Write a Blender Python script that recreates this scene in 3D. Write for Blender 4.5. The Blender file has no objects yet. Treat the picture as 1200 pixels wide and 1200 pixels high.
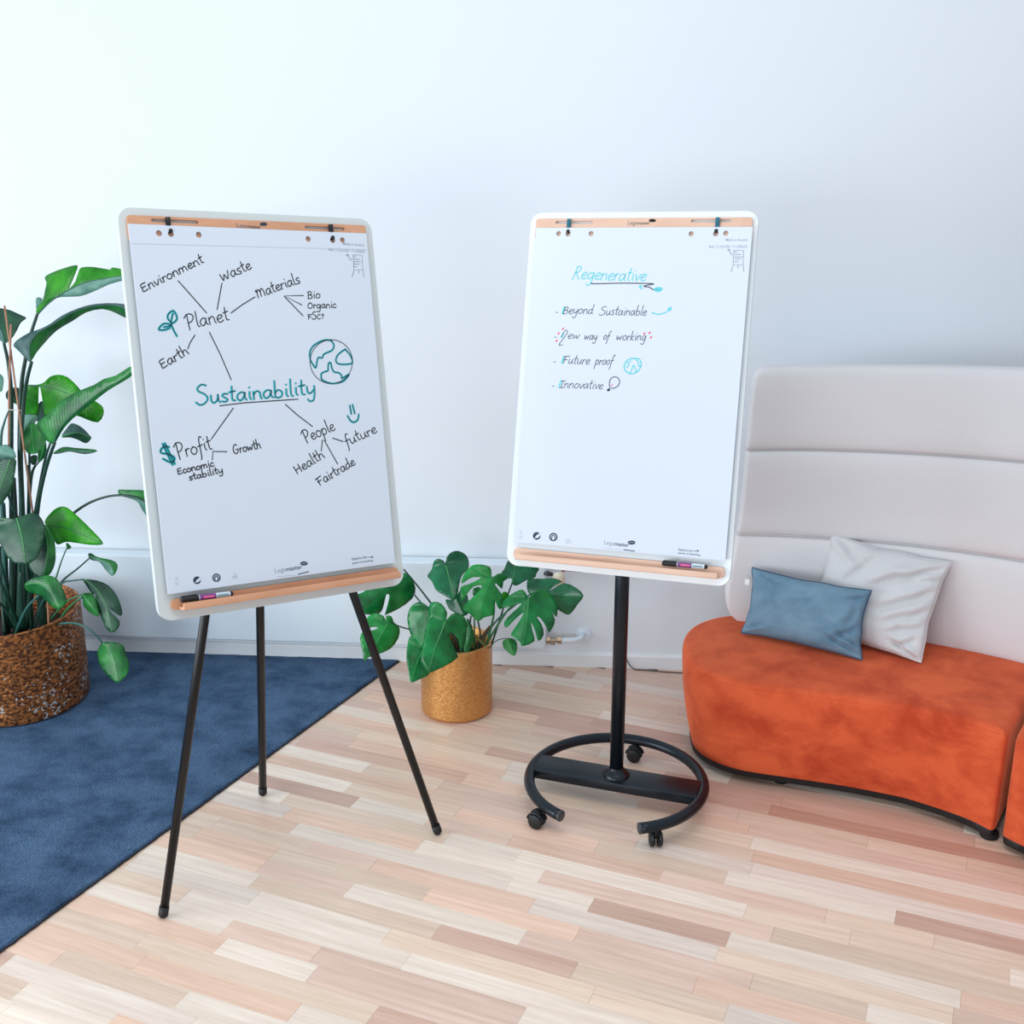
import bpy, bmesh, math, random
from mathutils import Vector as V, Matrix, noise
from mathutils.geometry import delaunay_2d_cdt
random.seed(7)
sc = bpy.context.scene
PI = math.pi

# ------------------------------------------------------------------ camera, light, exposure
FPX, PITCH, YAW, CH = 1354.0, math.atan(430/1354.0), math.radians(4.0), 2.15
cd = bpy.data.cameras.new('camera'); cam = bpy.data.objects.new('camera', cd); sc.collection.objects.link(cam)
cam.location = (0, 0, CH); cam.rotation_euler = (PI/2-PITCH, 0, YAW)
cd.sensor_width = 36; cd.lens = FPX/1200*36; cd.clip_start = .05; cd.clip_end = 100
sc.camera = cam
w = bpy.data.worlds.new('world'); sc.world = w; w.use_nodes = True
bg = w.node_tree.nodes['Background']; bg.inputs[0].default_value = (.78, .89, 1, 1); bg.inputs[1].default_value = .70
def area(name, loc, target, sx, sy, power, col):
    l = bpy.data.lights.new(name, 'AREA'); l.shape = 'RECTANGLE'; l.size = sx; l.size_y = sy; l.energy = power; l.color = col
    o = bpy.data.objects.new(name, l); sc.collection.objects.link(o); o.location = loc
    o.rotation_euler = (V(target)-V(loc)).to_track_quat('-Z', 'Y').to_euler(); return o
area('window_and_fill_light', (-5.0, .9, 1.35), (.4, 3.9, .2), 3.6, 1.9, 182, (.90, .96, 1))  # daylight from the windows on the left
area('window_and_fill_light', (-2.4, -2.6, 1.5), (.5, 4.0, .0), 2.6, 1.4, 70, (.96, .98, 1))  # added fill from camera left to lift boards and wall, not a window
area('window_and_fill_light', (-.1, 1.9, 4.4), (.1, 2.7, .0), 3.0, 1.8, 48, (1, .98, .96))  # added overhead fill that brightens floor and seat, not a window
sc.view_settings.view_transform = 'Standard'; sc.view_settings.look = 'None'
sc.view_settings.gamma = 1; sc.view_settings.exposure = 0.08; sc.view_settings.use_curve_mapping = False

# ------------------------------------------------------------------ sight lines of the photograph (used to measure real positions)
CO = V((0, 0, CH))
FW = V((-math.sin(YAW)*math.cos(PITCH), math.cos(YAW)*math.cos(PITCH), -math.sin(PITCH)))
RT = V((math.cos(YAW), math.sin(YAW), 0)); UP = RT.cross(FW)
def ray(x, y): return RT*(x-600) - UP*(y-600) + FW*FPX
def at(x, y, Y): d = ray(x, y); return CO + d*(Y/d.y)
def atz(x, y, z): d = ray(x, y); return CO + d*((z-CH)/d.z)
def proj(p):
    q = V(p)-CO; z = q.dot(FW); return 600+FPX*q.dot(RT)/z, 600-FPX*q.dot(UP)/z

# ------------------------------------------------------------------ helpers
def lin(c): return tuple(((x/255)/12.92 if x/255 <= .04045 else ((x/255+.055)/1.055)**2.4) for x in c)+(1,)
def nt(m): return m.node_tree.nodes, m.node_tree.links
def mat(name, col, rough=.5, metal=0, spec=.5, sheen=0, bump=0, bscale=50, mottle=0, mscale=5, coat=0, trans=0):
    m = bpy.data.materials.new(name); m.use_nodes = True; N, L = nt(m); b = N['Principled BSDF']
    b.inputs['Base Color'].default_value = lin(col); b.inputs['Roughness'].default_value = rough
    b.inputs['Metallic'].default_value = metal; b.inputs['Specular IOR Level'].default_value = spec
    b.inputs['Sheen Weight'].default_value = sheen; b.inputs['Coat Weight'].default_value = coat
    tc = N.new('ShaderNodeTexCoord')
    if mottle:
        n = N.new('ShaderNodeTexNoise'); n.inputs['Scale'].default_value = mscale; n.inputs['Detail'].default_value = 5
        L.new(tc.outputs['Object'], n.inputs['Vector'])
        r = N.new('ShaderNodeMapRange'); r.inputs[1].default_value = .3; r.inputs[2].default_value = .7
        r.inputs[3].default_value = 1-mottle; r.inputs[4].default_value = 1+mottle*.6; L.new(n.outputs[0], r.inputs[0])
        x = N.new('ShaderNodeVectorMath'); x.operation = 'SCALE'; x.inputs[0].default_value = lin(col)[:3]
        L.new(r.outputs[0], x.inputs['Scale']); L.new(x.outputs[0], b.inputs['Base Color'])
    if bump:
        n = N.new('ShaderNodeTexNoise'); n.inputs['Scale'].default_value = bscale; n.inputs['Detail'].default_value = 4
        L.new(tc.outputs['Object'], n.inputs['Vector'])
        u = N.new('ShaderNodeBump'); u.inputs['Strength'].default_value = bump; u.inputs['Distance'].default_value = .004
        L.new(n.outputs[0], u.inputs['Height']); L.new(u.outputs[0], b.inputs['Normal'])
    if trans:
        t = N.new('ShaderNodeBsdfTranslucent'); mx = N.new('ShaderNodeMixShader'); mx.inputs[0].default_value = trans
        t.inputs[0].default_value = lin(col); L.new(b.outputs[0], mx.inputs[1]); L.new(t.outputs[0], mx.inputs[2])
        L.new(mx.outputs[0], N['Material Output'].inputs[0])
    return m

def origin(o):
    p = V((0, 0, 0))
    while o: p += V(o.location); o = o.parent
    return p
def link(name, me, m, parent=None, loc=None, smooth=True):
    o = bpy.data.objects.new(name, me); sc.collection.objects.link(o)
    if m is not None and not me.materials:
        for k in (m if isinstance(m, (list, tuple)) else [m]): me.materials.append(k)
    if parent: o.parent = parent
    if smooth:
        for p in me.polygons: p.use_smooth = True
    return o
def mesh(name, vs, fs, m, parent=None, base=None, smooth=True, auto=None):
    """verts are world coordinates; the object's own origin is the parent's origin or `base`"""
    og = origin(parent) if parent else V(base or (0, 0, 0))
    me = bpy.data.meshes.new(name); me.from_pydata([tuple(V(v)-og) for v in vs], [], fs); me.validate(); me.update()
    o = link(name, me, m, parent, smooth=smooth)
    if not parent: o.location = og
    if auto: me.set_sharp_from_angle(angle=math.radians(auto))
    return o
def frombm(name, bm, m, parent=None, base=None, smooth=True, auto=None):
    bmesh.ops.recalc_face_normals(bm, faces=bm.faces)
    og = origin(parent) if parent else V(base or (0, 0, 0))
    bmesh.ops.translate(bm, verts=bm.verts, vec=-og)
    me = bpy.data.meshes.new(name); bm.to_mesh(me); bm.free()
    o = link(name, me, m, parent, smooth=smooth)
    if not parent: o.location = og
    if auto: me.set_sharp_from_angle(angle=math.radians(auto))
    return o
def thing(name, loc, label, cat, group=None):
    o = bpy.data.objects.new(name, None); sc.collection.objects.link(o); o.location = loc; o.empty_display_size = .1
    return tag(o, label, cat, group)
def tag(o, label, cat, group=None):
    o['label'] = label; o['category'] = cat
    if group: o['group'] = group
    return o
def struct(o): o['kind'] = 'structure'; return o

def box(bm, c, ax, hs, bev=.002, seg=2):
    """box with centre c, axes ax (3 vectors), half sizes hs"""
    r = bmesh.ops.create_cube(bm, size=2); vs = r['verts']
    if bev:
        for v in vs: v.co = V((v.co.x*hs[0], v.co.y*hs[1], v.co.z*hs[2]))
        es = list({e for v in vs for e in v.link_edges})
        g = bmesh.ops.bevel(bm, geom=es, offset=min(bev, min(hs)*.9), segments=seg, affect='EDGES', profile=.5)
        vs = list({v for f in g['faces'] for v in f.verts} | {v for v in vs if v.is_valid})
        vs = list(set(vs))
    else:
        for v in vs: v.co = V((v.co.x*hs[0], v.co.y*hs[1], v.co.z*hs[2]))
    for v in vs: v.co = V(c) + V(ax[0])*v.co.x + V(ax[1])*v.co.y + V(ax[2])*v.co.z
XYZ = (V((1, 0, 0)), V((0, 1, 0)), V((0, 0, 1)))
def rotz(a): return (V((math.cos(a), math.sin(a), 0)), V((-math.sin(a), math.cos(a), 0)), V((0, 0, 1)))

def tube(bm, pts, rad, n=10, cap=True):
    pts = [V(p) for p in pts]; k = len(pts)
    rad = rad if isinstance(rad, (list, tuple)) else [rad]*k
    rings = []; ref = None
    for i, p in enumerate(pts):
        t = (pts[min(i+1, k-1)]-pts[max(i-1, 0)]).normalized()
        if ref is None: ref = t.orthogonal().normalized()
        ref = (ref - t*ref.dot(t)).normalized(); b = t.cross(ref)
        rings.append([bm.verts.new(p+(ref*math.cos(2*PI*j/n)+b*math.sin(2*PI*j/n))*rad[i]) for j in range(n)])
    for a, b in zip(rings, rings[1:]):
        for j in range(n): bm.faces.new((a[j], a[(j+1) % n], b[(j+1) % n], b[j]))
    if cap: bm.faces.new(rings[0][::-1]); bm.faces.new(rings[-1])
def lathe(bm, c, prof, n=48, ax=XYZ, cap=True):
    rings = []
    for r, z in prof:
        rings.append([bm.verts.new(V(c)+ax[0]*r*math.cos(2*PI*j/n)+ax[1]*r*math.sin(2*PI*j/n)+ax[2]*z) for j in range(n)])
    for a, b in zip(rings, rings[1:]):
        for j in range(n): bm.faces.new((a[j], a[(j+1) % n], b[(j+1) % n], b[j]))
    if cap: bm.faces.new(rings[0][::-1]); bm.faces.new(rings[-1])
def spline(pts, sub=4, closed=False):
    out = []; n = len(pts); rng = range(n) if closed else range(n-1)
    g = (lambda i: pts[i % n]) if closed else (lambda i: pts[max(0, min(n-1, i))])
    for i in rng:
        p0, p1, p2, p3 = g(i-1), g(i), g(i+1), g(i+2)
        for s in range(sub):
            t = s/sub
            out.append(tuple(.5*((2*b)+(-a+c)*t+(2*a-5*b+4*c-d)*t*t+(-a+3*b-3*c+d)*t**3) for a, b, c, d in zip(p0, p1, p2, p3)))
    if not closed: out.append(tuple(pts[-1]))
    return out
def inside(p, poly):
    r = False; j = len(poly)-1; x, y = p[0], p[1]
    for i in range(len(poly)):
        a, b = poly[i], poly[j]
        if (a[1] > y) != (b[1] > y) and x < (b[0]-a[0])*(y-a[1])/(b[1]-a[1])+a[0]: r = not r
        j = i
    return r
def segd(p, poly, closed=True):
    best = 1e9; n = len(poly)
    for i in range(n if closed else n-1):
        a, b = poly[i], poly[(i+1) % n]; dx, dy = b[0]-a[0], b[1]-a[1]; l = dx*dx+dy*dy or 1e-12
        t = max(0, min(1, ((p[0]-a[0])*dx+(p[1]-a[1])*dy)/l))
        best = min(best, math.hypot(p[0]-a[0]-t*dx, p[1]-a[1]-t*dy))
    return best
def triangulate(outer, holes=(), step=None, lines=()):
    pts = [V(p) for p in outer]; edges = [(i, (i+1) % len(outer)) for i in range(len(outer))]
    for h in holes:
        b = len(pts); pts += [V(p) for p in h]; edges += [(b+i, b+(i+1) % len(h)) for i in range(len(h))]
    for l in lines:
        l = [p for p in l if inside(p, outer) and segd(p, outer) > (step or 1)*.15]
        b = len(pts); pts += [V(p) for p in l]; edges += [(b+i, b+i+1) for i in range(len(l)-1)]
    if step:
        xs = [p[0] for p in outer]; ys = [p[1] for p in outer]
        allr = [outer]+list(holes); y = min(ys)+step/2; r = 0
        while y < max(ys):
            x = min(xs)+step*(.5 if r % 2 else 1)
            while x < max(xs):
                q = (x, y)
                if inside(q, outer) and not any(inside(q, h) for h in holes) and min(segd(q, h) for h in allr) > step*.4 \
                   and all(segd(q, l, False) > step*.35 for l in lines if len(l) > 1): pts.append(V(q))
                x += step
            y += step*.87; r += 1
    vs, es, fs, *_ = delaunay_2d_cdt([V((p[0], p[1])) for p in pts], edges, [], 0, 1e-6)
    out = []
    for f in fs:
        c = (sum(vs[i].x for i in f)/len(f), sum(vs[i].y for i in f)/len(f))
        if inside(c, outer) and not any(inside(c, h) for h in holes): out.append(tuple(f))
    return [(v.x, v.y) for v in vs], out
def plate(name, outer, holes, th, P, m, parent, step=None, auto=40, bulge=None):
    """2D outline with holes made solid between n = 0 (front) and n = -th; P(u, v, n) -> world"""
    vs, fs = triangulate(outer, holes, step); n = len(vs); f = bulge or (lambda u, v: 0)
    W = [P(u, v, f(u, v)) for u, v in vs] + [P(u, v, f(u, v)-th) for u, v in vs]
    F = []; cnt = {}
    for t in fs:
        a, b, c = [vs[i] for i in t[:3]]
        if (b[0]-a[0])*(c[1]-a[1])-(b[1]-a[1])*(c[0]-a[0]) < 0: t = t[::-1]
        F.append(t); F.append(tuple(i+n for i in t[::-1]))
        for i in range(len(t)):
            e = (t[i], t[(i+1) % len(t)]); cnt[e] = 1
    for (a, b) in cnt:
        if (b, a) not in cnt: F.append((b, a, a+n, b+n))
    return mesh(name, W, F, m, parent, smooth=False)
def rrect(x0, y0, x1, y1, r, n=6):
    out = []
    for cx, cy, a in ((x1-r, y1-r, 0), (x0+r, y1-r, 90), (x0+r, y0+r, 180), (x1-r, y0+r, 270)):
        for k in range(n+1):
            t = math.radians(a+90*k/n); out.append((cx+r*math.cos(t), cy+r*math.sin(t)))
    return out
def circ(x, y, r, n=16, ry=None): return [(x+r*math.cos(2*PI*k/n), y+(ry or r)*math.sin(2*PI*k/n)) for k in range(n)]

# ------------------------------------------------------------------ room shell
WALLY = 4.58
M_wall = mat('white_wall_paint', (222, 229, 236), .7, bump=.05, bscale=180)
M_base = mat('white_skirting_paint', (226, 231, 235), .45)
M_white = mat('white_enamel', (220, 232, 241), .35, mottle=.02, mscale=3)
bm = bmesh.new(); box(bm, (0, WALLY+.06, 1.7), XYZ, (6, .06, 1.7), 0); struct(frombm('wall_back', bm, M_wall, base=(0, WALLY+.06, 0), smooth=False))
bm = bmesh.new(); prof = [(0, 0), (.014, 0), (.014, .055), (.008, .064), (0, .066)]
vs = [V((x, WALLY-d, z)) for x in (-6, 6) for d, z in prof]; k = len(prof)
struct(mesh('baseboard_back', vs, [(i, i+1, i+1+k, i+k) for i in range(k-1)]+[tuple(range(k)), tuple(range(2*k-1, k-1, -1))], M_base, base=(0, WALLY, 0), smooth=False))
M_sub = mat('dark_floor_joint', (176, 140, 118), .8)
bm = bmesh.new(); box(bm, (0, 1.6, -.05), XYZ, (6, 3, .044), 0)
FLOOR = struct(frombm('floor', bm, M_sub, base=(0, 0, 0), smooth=False))

# wooden strips of the parquet, each its own piece
def wood(name, use_attr=False, col=None, gx=3, gy=60, rough=.32, dark=.16, ang=None):
    m = bpy.data.materials.new(name); m.use_nodes = True; N, L = nt(m); b = N['Principled BSDF']
    b.inputs['Roughness'].default_value = rough; b.inputs['Specular IOR Level'].default_value = .4
    if col: src = N.new('ShaderNodeRGB'); src.outputs[0].default_value = lin(col); so = src.outputs[0]
    elif use_attr: src = N.new('ShaderNodeAttribute'); src.attribute_name = 'strip'; so = src.outputs['Color']
    else: src = N.new('ShaderNodeObjectInfo'); so = src.outputs['Color']
    g = N.new('ShaderNodeNewGeometry'); mp = N.new('ShaderNodeMapping'); mp.vector_type = 'TEXTURE'
    mp.inputs['Rotation'].default_value = ang or (0, 0, math.radians(-18.8)); mp.inputs['Scale'].default_value = (1/gx, 1/gy, 1)
    L.new(g.outputs['Position'], mp.inputs['Vector'])
    oi = N.new('ShaderNodeObjectInfo'); ad = N.new('ShaderNodeVectorMath'); ad.operation = 'ADD'
    sv = N.new('ShaderNodeVectorMath'); sv.operation = 'SCALE'; sv.inputs[0].default_value = (13, 17, 5); L.new(oi.outputs['Random'], sv.inputs['Scale'])
    L.new(mp.outputs[0], ad.inputs[0]); L.new(sv.outputs[0], ad.inputs[1])
    n = N.new('ShaderNodeTexNoise'); n.inputs['Scale'].default_value = 1; n.inputs['Detail'].default_value = 6; n.inputs['Roughness'].default_value = .62; n.inputs['Distortion'].default_value = .4
    L.new(ad.outputs[0], n.inputs['Vector'])
    r = N.new('ShaderNodeMapRange'); r.inputs[1].default_value = .3; r.inputs[2].default_value = .72; r.inputs[3].default_value = 1+dark*.35; r.inputs[4].default_value = 1-dark
    L.new(n.outputs[0], r.inputs[0])
    x = N.new('ShaderNodeMixRGB'); x.blend_type = 'MULTIPLY'; x.inputs[0].default_value = 1
    cb = N.new('ShaderNodeCombineColor'); L.new(r.outputs[0], cb.inputs[0])
    r2 = N.new('ShaderNodeMath'); r2.operation = 'POWER'; r2.inputs[1].default_value = 1.35; L.new(r.outputs[0], r2.inputs[0])
    r3 = N.new('ShaderNodeMath'); r3.operation = 'POWER'; r3.inputs[1].default_value = 1.6; L.new(r.outputs[0], r3.inputs[0])
    L.new(r2.outputs[0], cb.inputs[1]); L.new(r3.outputs[0], cb.inputs[2])
    L.new(so, x.inputs[1]); L.new(cb.outputs[0], x.inputs[2]); L.new(x.outputs[0], b.inputs['Base Color'])
    u = N.new('ShaderNodeBump'); u.inputs['Strength'].default_value = .08; u.inputs['Distance'].default_value = .001
    L.new(n.outputs[0], u.inputs['Height']); L.new(u.outputs[0], b.inputs['Normal'])
    return m
M_strip = wood('beech_strip'); M_strip_far = wood('beech_strip_far', True)
PA = math.radians(-18.8); pa = V((math.cos(PA), math.sin(PA))); pb = V((-math.sin(PA), math.cos(PA)))
def plk(x, y): p = atz(x, y, 0); return p.x*pa.x+p.y*pa.y, p.x*pb.x+p.y*pb.y
PW = .0723; B0 = plk(900, 999)[1]
CREAM, ROSE, DROSE, PEACH, GREY, TAN, BROWN = (238, 221, 205), (224, 194, 177), (211, 176, 158), (231, 197, 175), (228, 211, 198), (228, 203, 182), (204, 162, 142)
fixed = [((344, 971), (600, 1030), CREAM), ((600, 1013), (873, 1069), CREAM), ((635, 1026), (905, 1095), ROSE), ((500, 1008), (692, 1061), CREAM),
 ((694, 1062), (850, 1110), DROSE), ((632, 1067), (840, 1118), GREY), ((500, 1048), (675, 1097), PEACH), ((408, 1043), (610, 1103), CREAM),
 ((430, 1010), (620, 1066), PEACH), ((292, 907), (418, 938), DROSE), ((352, 868), (545, 912), DROSE), ((310, 893), (411, 920), CREAM),
 ((262, 925), (338, 951), GREY), ((420, 936), (505, 957), CREAM), ((880, 989), (1290, 1080), CREAM), ((890, 1008), (1250, 1090), PEACH),
 ((880, 1020), (1250, 1110), GREY), ((900, 955), (1240, 1020), BROWN), ((880, 965), (1200, 1035), ROSE), ((575, 819), (697, 842), DROSE),
 ((505, 932), (743, 995), ROSE), ((570, 881), (640, 897), DROSE), ((623, 858), (690, 873), ROSE), ((150, 1013), (292, 1058), GREY),
 ((120, 1030), (270, 1082), CREAM), ((258, 1092), (360, 1130), ROSE), ((740, 975), (880, 1010), TAN), ((705, 780), (781, 797), ROSE),
 ((540, 908), (615, 925), PEACH), ((300, 1050), (450, 1100), CREAM), ((365, 990), (440, 1010), ROSE), ((850, 925), (1130, 965), DROSE)]
rows = {}
for a, b, c in fixed:
    a0, b0 = plk(*a); a1, b1 = plk(*b); r = math.floor(((b0+b1)/2-B0)/PW)
    rows.setdefault(r, []).append((a0, a1, c))
strips = []
pal = [CREAM]*4+[ROSE]*3+[DROSE]+[PEACH]*4+[GREY]+[TAN]*5
for r in range(-22, 40):
    lst = sorted(rows.get(r, [])); cur = -5.5+random.random()*.5; b = B0+r*PW
    def fill(x0, x1):
        x = x0
        while x < x1-.01:
            l = random.choice((.3, .42, .5, .62, .75)); e = x+l if x+l < x1-.18 else x1
            strips.append((x, e, b, random.choice(pal))); x = e
    for a0, a1, c in lst:
        if a0 < cur+.06: a0 = cur
        if a1 < a0+.1: continue
        fill(cur, a0); strips.append((a0, a1, b, c)); cur = a1
    fill(cur, 3.2)
me = bpy.data.meshes.new('plank'); h = .5; cx, cy = .0012, .018
vs = [(-h, -h, 0), (h, -h, 0), (h, h, 0), (-h, h, 0)]
vs = [(x*1, y*1, -1) for x, y, _ in vs]+[(x*(1-.0002), y*(1-.002), -.05) for x, y, _ in vs]+[(x*(1-.0015), y*(1-.010), 0) for x, y, _ in vs]
fs = [(8, 9, 10, 11)]+[(i+k*4, (i+1) % 4+k*4, (i+1) % 4+k*4+4, i+k*4+4) for k in (0, 1) for i in range(4)]
me.from_pydata(vs, [], fs); me.materials.append(M_strip)
def incarpet(x, y): return x < -.797+(y-4.61)*.4064-.05
cand = []
for a0, a1, b, c in strips:
    a0 = max(a0, (WALLY+.04-(b+PW)*pb.y)/pa.y)
    if a1 < a0+.02: continue
    am = (a0+a1)/2; bmid = b+PW/2
    ctr = pa*am+pb*bmid
    if ctr.y < 0: continue
    ends = [pa*q+pb*bmid for q in (a0, am, a1)]
    if all(incarpet(e.x, e.y) for e in ends): continue
    pr = [proj((e.x, e.y, 0)) for e in ends if e.y > 1]
    vis = any(-20 < p[0] < 1220 and 700 < p[1] < 1230 for p in pr)
    cand.append((0 if vis else 1, (ctr.x**2+ctr.y**2)/(a1-a0), a0, a1, b, c))
cand.sort(); far = []
for i, (inv, _, a0, a1, b, c) in enumerate(cand):
    q = random.Random(i).uniform(.965, 1.035); col = lin([min(255, x*q) for x in c])
    if i < 298 and not inv:
        o = bpy.data.objects.new('plank', me); sc.collection.objects.link(o); o.parent = FLOOR
        o.location = tuple(pa*((a0+a1)/2)+pb*(b+PW/2))+(random.Random(i).uniform(-.0002, .0002),)
        o.rotation_euler = (0, 0, PA); o.scale = (a1-a0-.0003, PW-.0003, .006); o.color = col
    else: far.append((a0, a1, b, col))
if far:
    vs = []; fs = []; cols = []
    for a0, a1, b, col in far:
        k = len(vs); g = .0002
        for z, s in ((-.006, g), (0, g+.0008)):
            for x, y in ((a0+s, b+s), (a1-s, b+s), (a1-s, b+PW-s), (a0+s, b+PW-s)):
                p = pa*x+pb*y; vs.append((p.x, p.y, z))
        fs += [(k+4, k+5, k+6, k+7)]+[(k+i, k+(i+1) % 4, k+(i+1) % 4+4, k+i+4) for i in range(4)]; cols += [col]*5
    o = mesh('plank_field', vs, fs, M_strip_far, FLOOR, smooth=False); o['kind'] = 'stuff'
    at_ = o.data.attributes.new('strip', 'FLOAT_COLOR', 'FACE')
    for i, c in enumerate(cols): at_.data[i].color = c

# ------------------------------------------------------------------ carpet
M_carpet = bpy.data.materials.new('blue_carpet_pile'); M_carpet.use_nodes = True; N, L = nt(M_carpet); b = N['Principled BSDF']
b.inputs['Roughness'].default_value = 1; b.inputs['Specular IOR Level'].default_value = .1; b.inputs['Sheen Weight'].default_value = .35; b.inputs['Sheen Roughness'].default_value = .5
b.inputs['Sheen Tint'].default_value = lin((120, 165, 215))
tc = N.new('ShaderNodeNewGeometry'); n1 = N.new('ShaderNodeTexNoise'); n1.inputs['Scale'].default_value = 6; n1.inputs['Detail'].default_value = 7; n1.inputs['Roughness'].default_value = .65
n2 = N.new('ShaderNodeTexNoise'); n2.inputs['Scale'].default_value = 170; n2.inputs['Detail'].default_value = 3
mp = N.new('ShaderNodeMapping'); mp.inputs['Scale'].default_value = (1, 1.1, 1); L.new(tc.outputs['Position'], mp.inputs[0]); L.new(mp.outputs[0], n1.inputs['Vector']); L.new(tc.outputs['Position'], n2.inputs['Vector'])
cr = N.new('ShaderNodeValToRGB'); cr.color_ramp.elements[0].position = .30; cr.color_ramp.elements[0].color = lin((28, 40, 58)); cr.color_ramp.elements[1].position = .60; cr.color_ramp.elements[1].color = lin((72, 94, 120))
e = cr.color_ramp.elements.new(.42); e.color = lin((50, 69, 94))
L.new(n1.outputs[0], cr.inputs[0]); mx = N.new('ShaderNodeMixRGB'); mx.blend_type = 'OVERLAY'; mx.inputs[0].default_value = .8
L.new(cr.outputs[0], mx.inputs[1]); L.new(n2.outputs[0], mx.inputs[2]); L.new(mx.outputs[0], b.inputs['Base Color'])
bu = N.new('ShaderNodeBump'); bu.inputs['Strength'].default_value = .9; bu.inputs['Distance'].default_value = .006; L.new(n2.outputs[0], bu.inputs['Height']); L.new(bu.outputs[0], b.inputs['Normal'])
nx, ny = 110, 240; vs = []; fs = []
for j in range(ny+1):
    y = .2+(4.565-.2)*j/ny; xe = -.797+(y-4.61)*.4064
    for i in range(nx+1):
        s = i/nx; x = xe-(1-s)**1.5*3.6
        z = .0095+noise.noise(V((x*18, y*18, 0)))*.0015+noise.noise(V((x*70, y*70, 3)))*.0012
        if i == nx: x += noise.noise(V((0, y*40, 5)))*.004; z = .004
        if i == nx-1: x = xe-.006
        vs.append((x, y, z))
vs = [V(v) for v in vs]; W1 = nx+1
for j in range(ny):
    for i in range(nx): fs.append((j*W1+i, j*W1+i+1, (j+1)*W1+i+1, (j+1)*W1+i))
k = len(vs)
for j in range(ny+1): vs.append(V((vs[j*W1+nx].x, vs[j*W1+nx].y, .0003)))
for j in range(ny): fs.append((j*W1+nx, k+j, k+j+1, (j+1)*W1+nx))
CARPET = tag(mesh('carpet', vs, fs, M_carpet, base=(-2.4, 3, 0)), 'dark blue pile carpet with a diagonal edge on the wooden floor', 'carpet')
bm = bmesh.new(); tube(bm, [V((vs[j*W1+nx].x+.003, vs[j*W1+nx].y, .003)) for j in range(0, ny+1)], .0028, 6)
o = frombm('carpet_binding', bm, mat('dark_binding', (38, 30, 32), .9), CARPET); o['label'] = 'dark bound edge of the carpet'

# ------------------------------------------------------------------ radiator with valves
RY = 4.50
R0 = thing('radiator', (-1.6, RY+.03, .1), 'long flat white radiator low on the wall, behind the plants and left flipchart', 'radiator')
bm = bmesh.new(); box(bm, (-2.29, RY+.012, .2975), XYZ, (2.12, .012, .192), .01, 3); frombm('front_panel', bm, M_white, R0, auto=50)
bm = bmesh.new(); box(bm, (-2.29, RY+.042, .2975), XYZ, (2.10, .016, .18), .006, 2); frombm('rear_panel', bm, M_white, R0, auto=50)
bm = bmesh.new()
box(bm, (-2.29, RY+.038, .486), XYZ, (2.115, .030, .0025), .001)
frombm('top_grille', bm, M_white, R0, smooth=False)
M_brass = mat('dull_nickel_brass', (168, 150, 132), .35, .8, bump=.1); M_cream = mat('ivory_plastic', (236, 224, 200), .4)
M_copper = mat('brown_pin', (150, 92, 60), .5); M_dark = mat('dark_plastic', (52, 56, 60), .5)
T0 = thing('radiator_valve', at(655, 680, 4.5), 'ivory ribbed thermostat knob at the top right of the radiator', 'valve')
bm = bmesh.new(); c = at(655, 677, 4.44); n = 40; fsr = []
for k, (r, z) in enumerate([(.015, -.028), (.021, -.022), (.023, -.004), (.022, .012), (.018, .019), (.0, .021)]):
    rr = [bm.verts.new(c+XYZ[0]*(r*(1+(.07 if j % 2 else -.03)*(1 if 0 < k < 4 else 0)))*math.cos(2*PI*j/n)+XYZ[1]*r*math.sin(2*PI*j/n)*(1+(.07 if j % 2 else -.03)*(1 if 0 < k < 4 else 0))+XYZ[2]*z) for j in range(n)]; fsr.append(rr)
for a, b_ in zip(fsr, fsr[1:]):
    for j in range(n): bm.faces.new((a[j], a[(j+1) % n], b_[(j+1) % n], b_[j]))
bmesh.ops.remove_doubles(bm, verts=bm.verts, dist=1e-5); frombm('thermostat_knob', bm, M_cream, T0)
bm = bmesh.new(); tube(bm, [at(636, 672, 4.52), at(640, 672, 4.50), at(646, 673, 4.46)], .009, 12); tube(bm, [at(641, 672, 4.46), at(643.5, 672, 4.46)], .013, 6); frombm('valve_collar', bm, M_dark, T0, auto=40)
bm = bmesh.new(); tube(bm, [at(658, 668.6, 4.43), at(662, 668.8, 4.43)], .006, 10); tube(bm, [at(662, 668.8, 4.43), at(671, 669.5, 4.44), at(683, 670.3, 4.46)], .0016, 6); frombm('valve_pin', bm, M_copper, T0)
T1 = thing('radiator_pipe', at(660, 752, 4.5), 'short white pipe with metal union at the lower right corner of radiator', 'pipe')
bm = bmesh.new(); y = 4.515
tube(bm, [at(639, 750, y), at(659, 750, y)], .0105, 14); tube(bm, [at(641, 750, y), at(644.5, 750, y)], .017, 6); tube(bm, [at(653, 750, y), at(658, 750, y)], .0175, 6); tube(bm, [at(648, 750, y), at(648, 756, y-.01)], .009, 8)
frombm('pipe_union', bm, M_brass, T1, auto=40)
bm = bmesh.new(); p = [at(657, 750.3, y), at(668, 750.3, y), at(675, 749.6, y+.004), at(680, 747.5, y+.014), at(682, 745, y+.035), at(682.5, 744, WALLY-.002)]
tube(bm, [V(q) for q in spline([tuple(q) for q in p], 4)], .0115, 14); frombm('pipe_elbow', bm, M_white, T1)
bm = bmesh.new(); lathe(bm, at(684, 744, WALLY-.005), [(.034, -.005), (.033, .004), (.020, .008), (.012, .009)], 24, (XYZ[0], XYZ[2], V((0, -1, 0)))); frombm('wall_rosette', bm, M_white, T1, auto=40)
bm = bmesh.new(); pts = [(733, 776, 4.545), (738, 779, 4.54), (745, 782.5, 4.53), (755, 785, 4.525), (770, 786.5, 4.52), (800, 788.5, 4.5), (830, 790, 4.5)]
pp = [atz(x, y, .004) for x, y, _ in pts]; pp[0] = atz(733, 779, .02)
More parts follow.
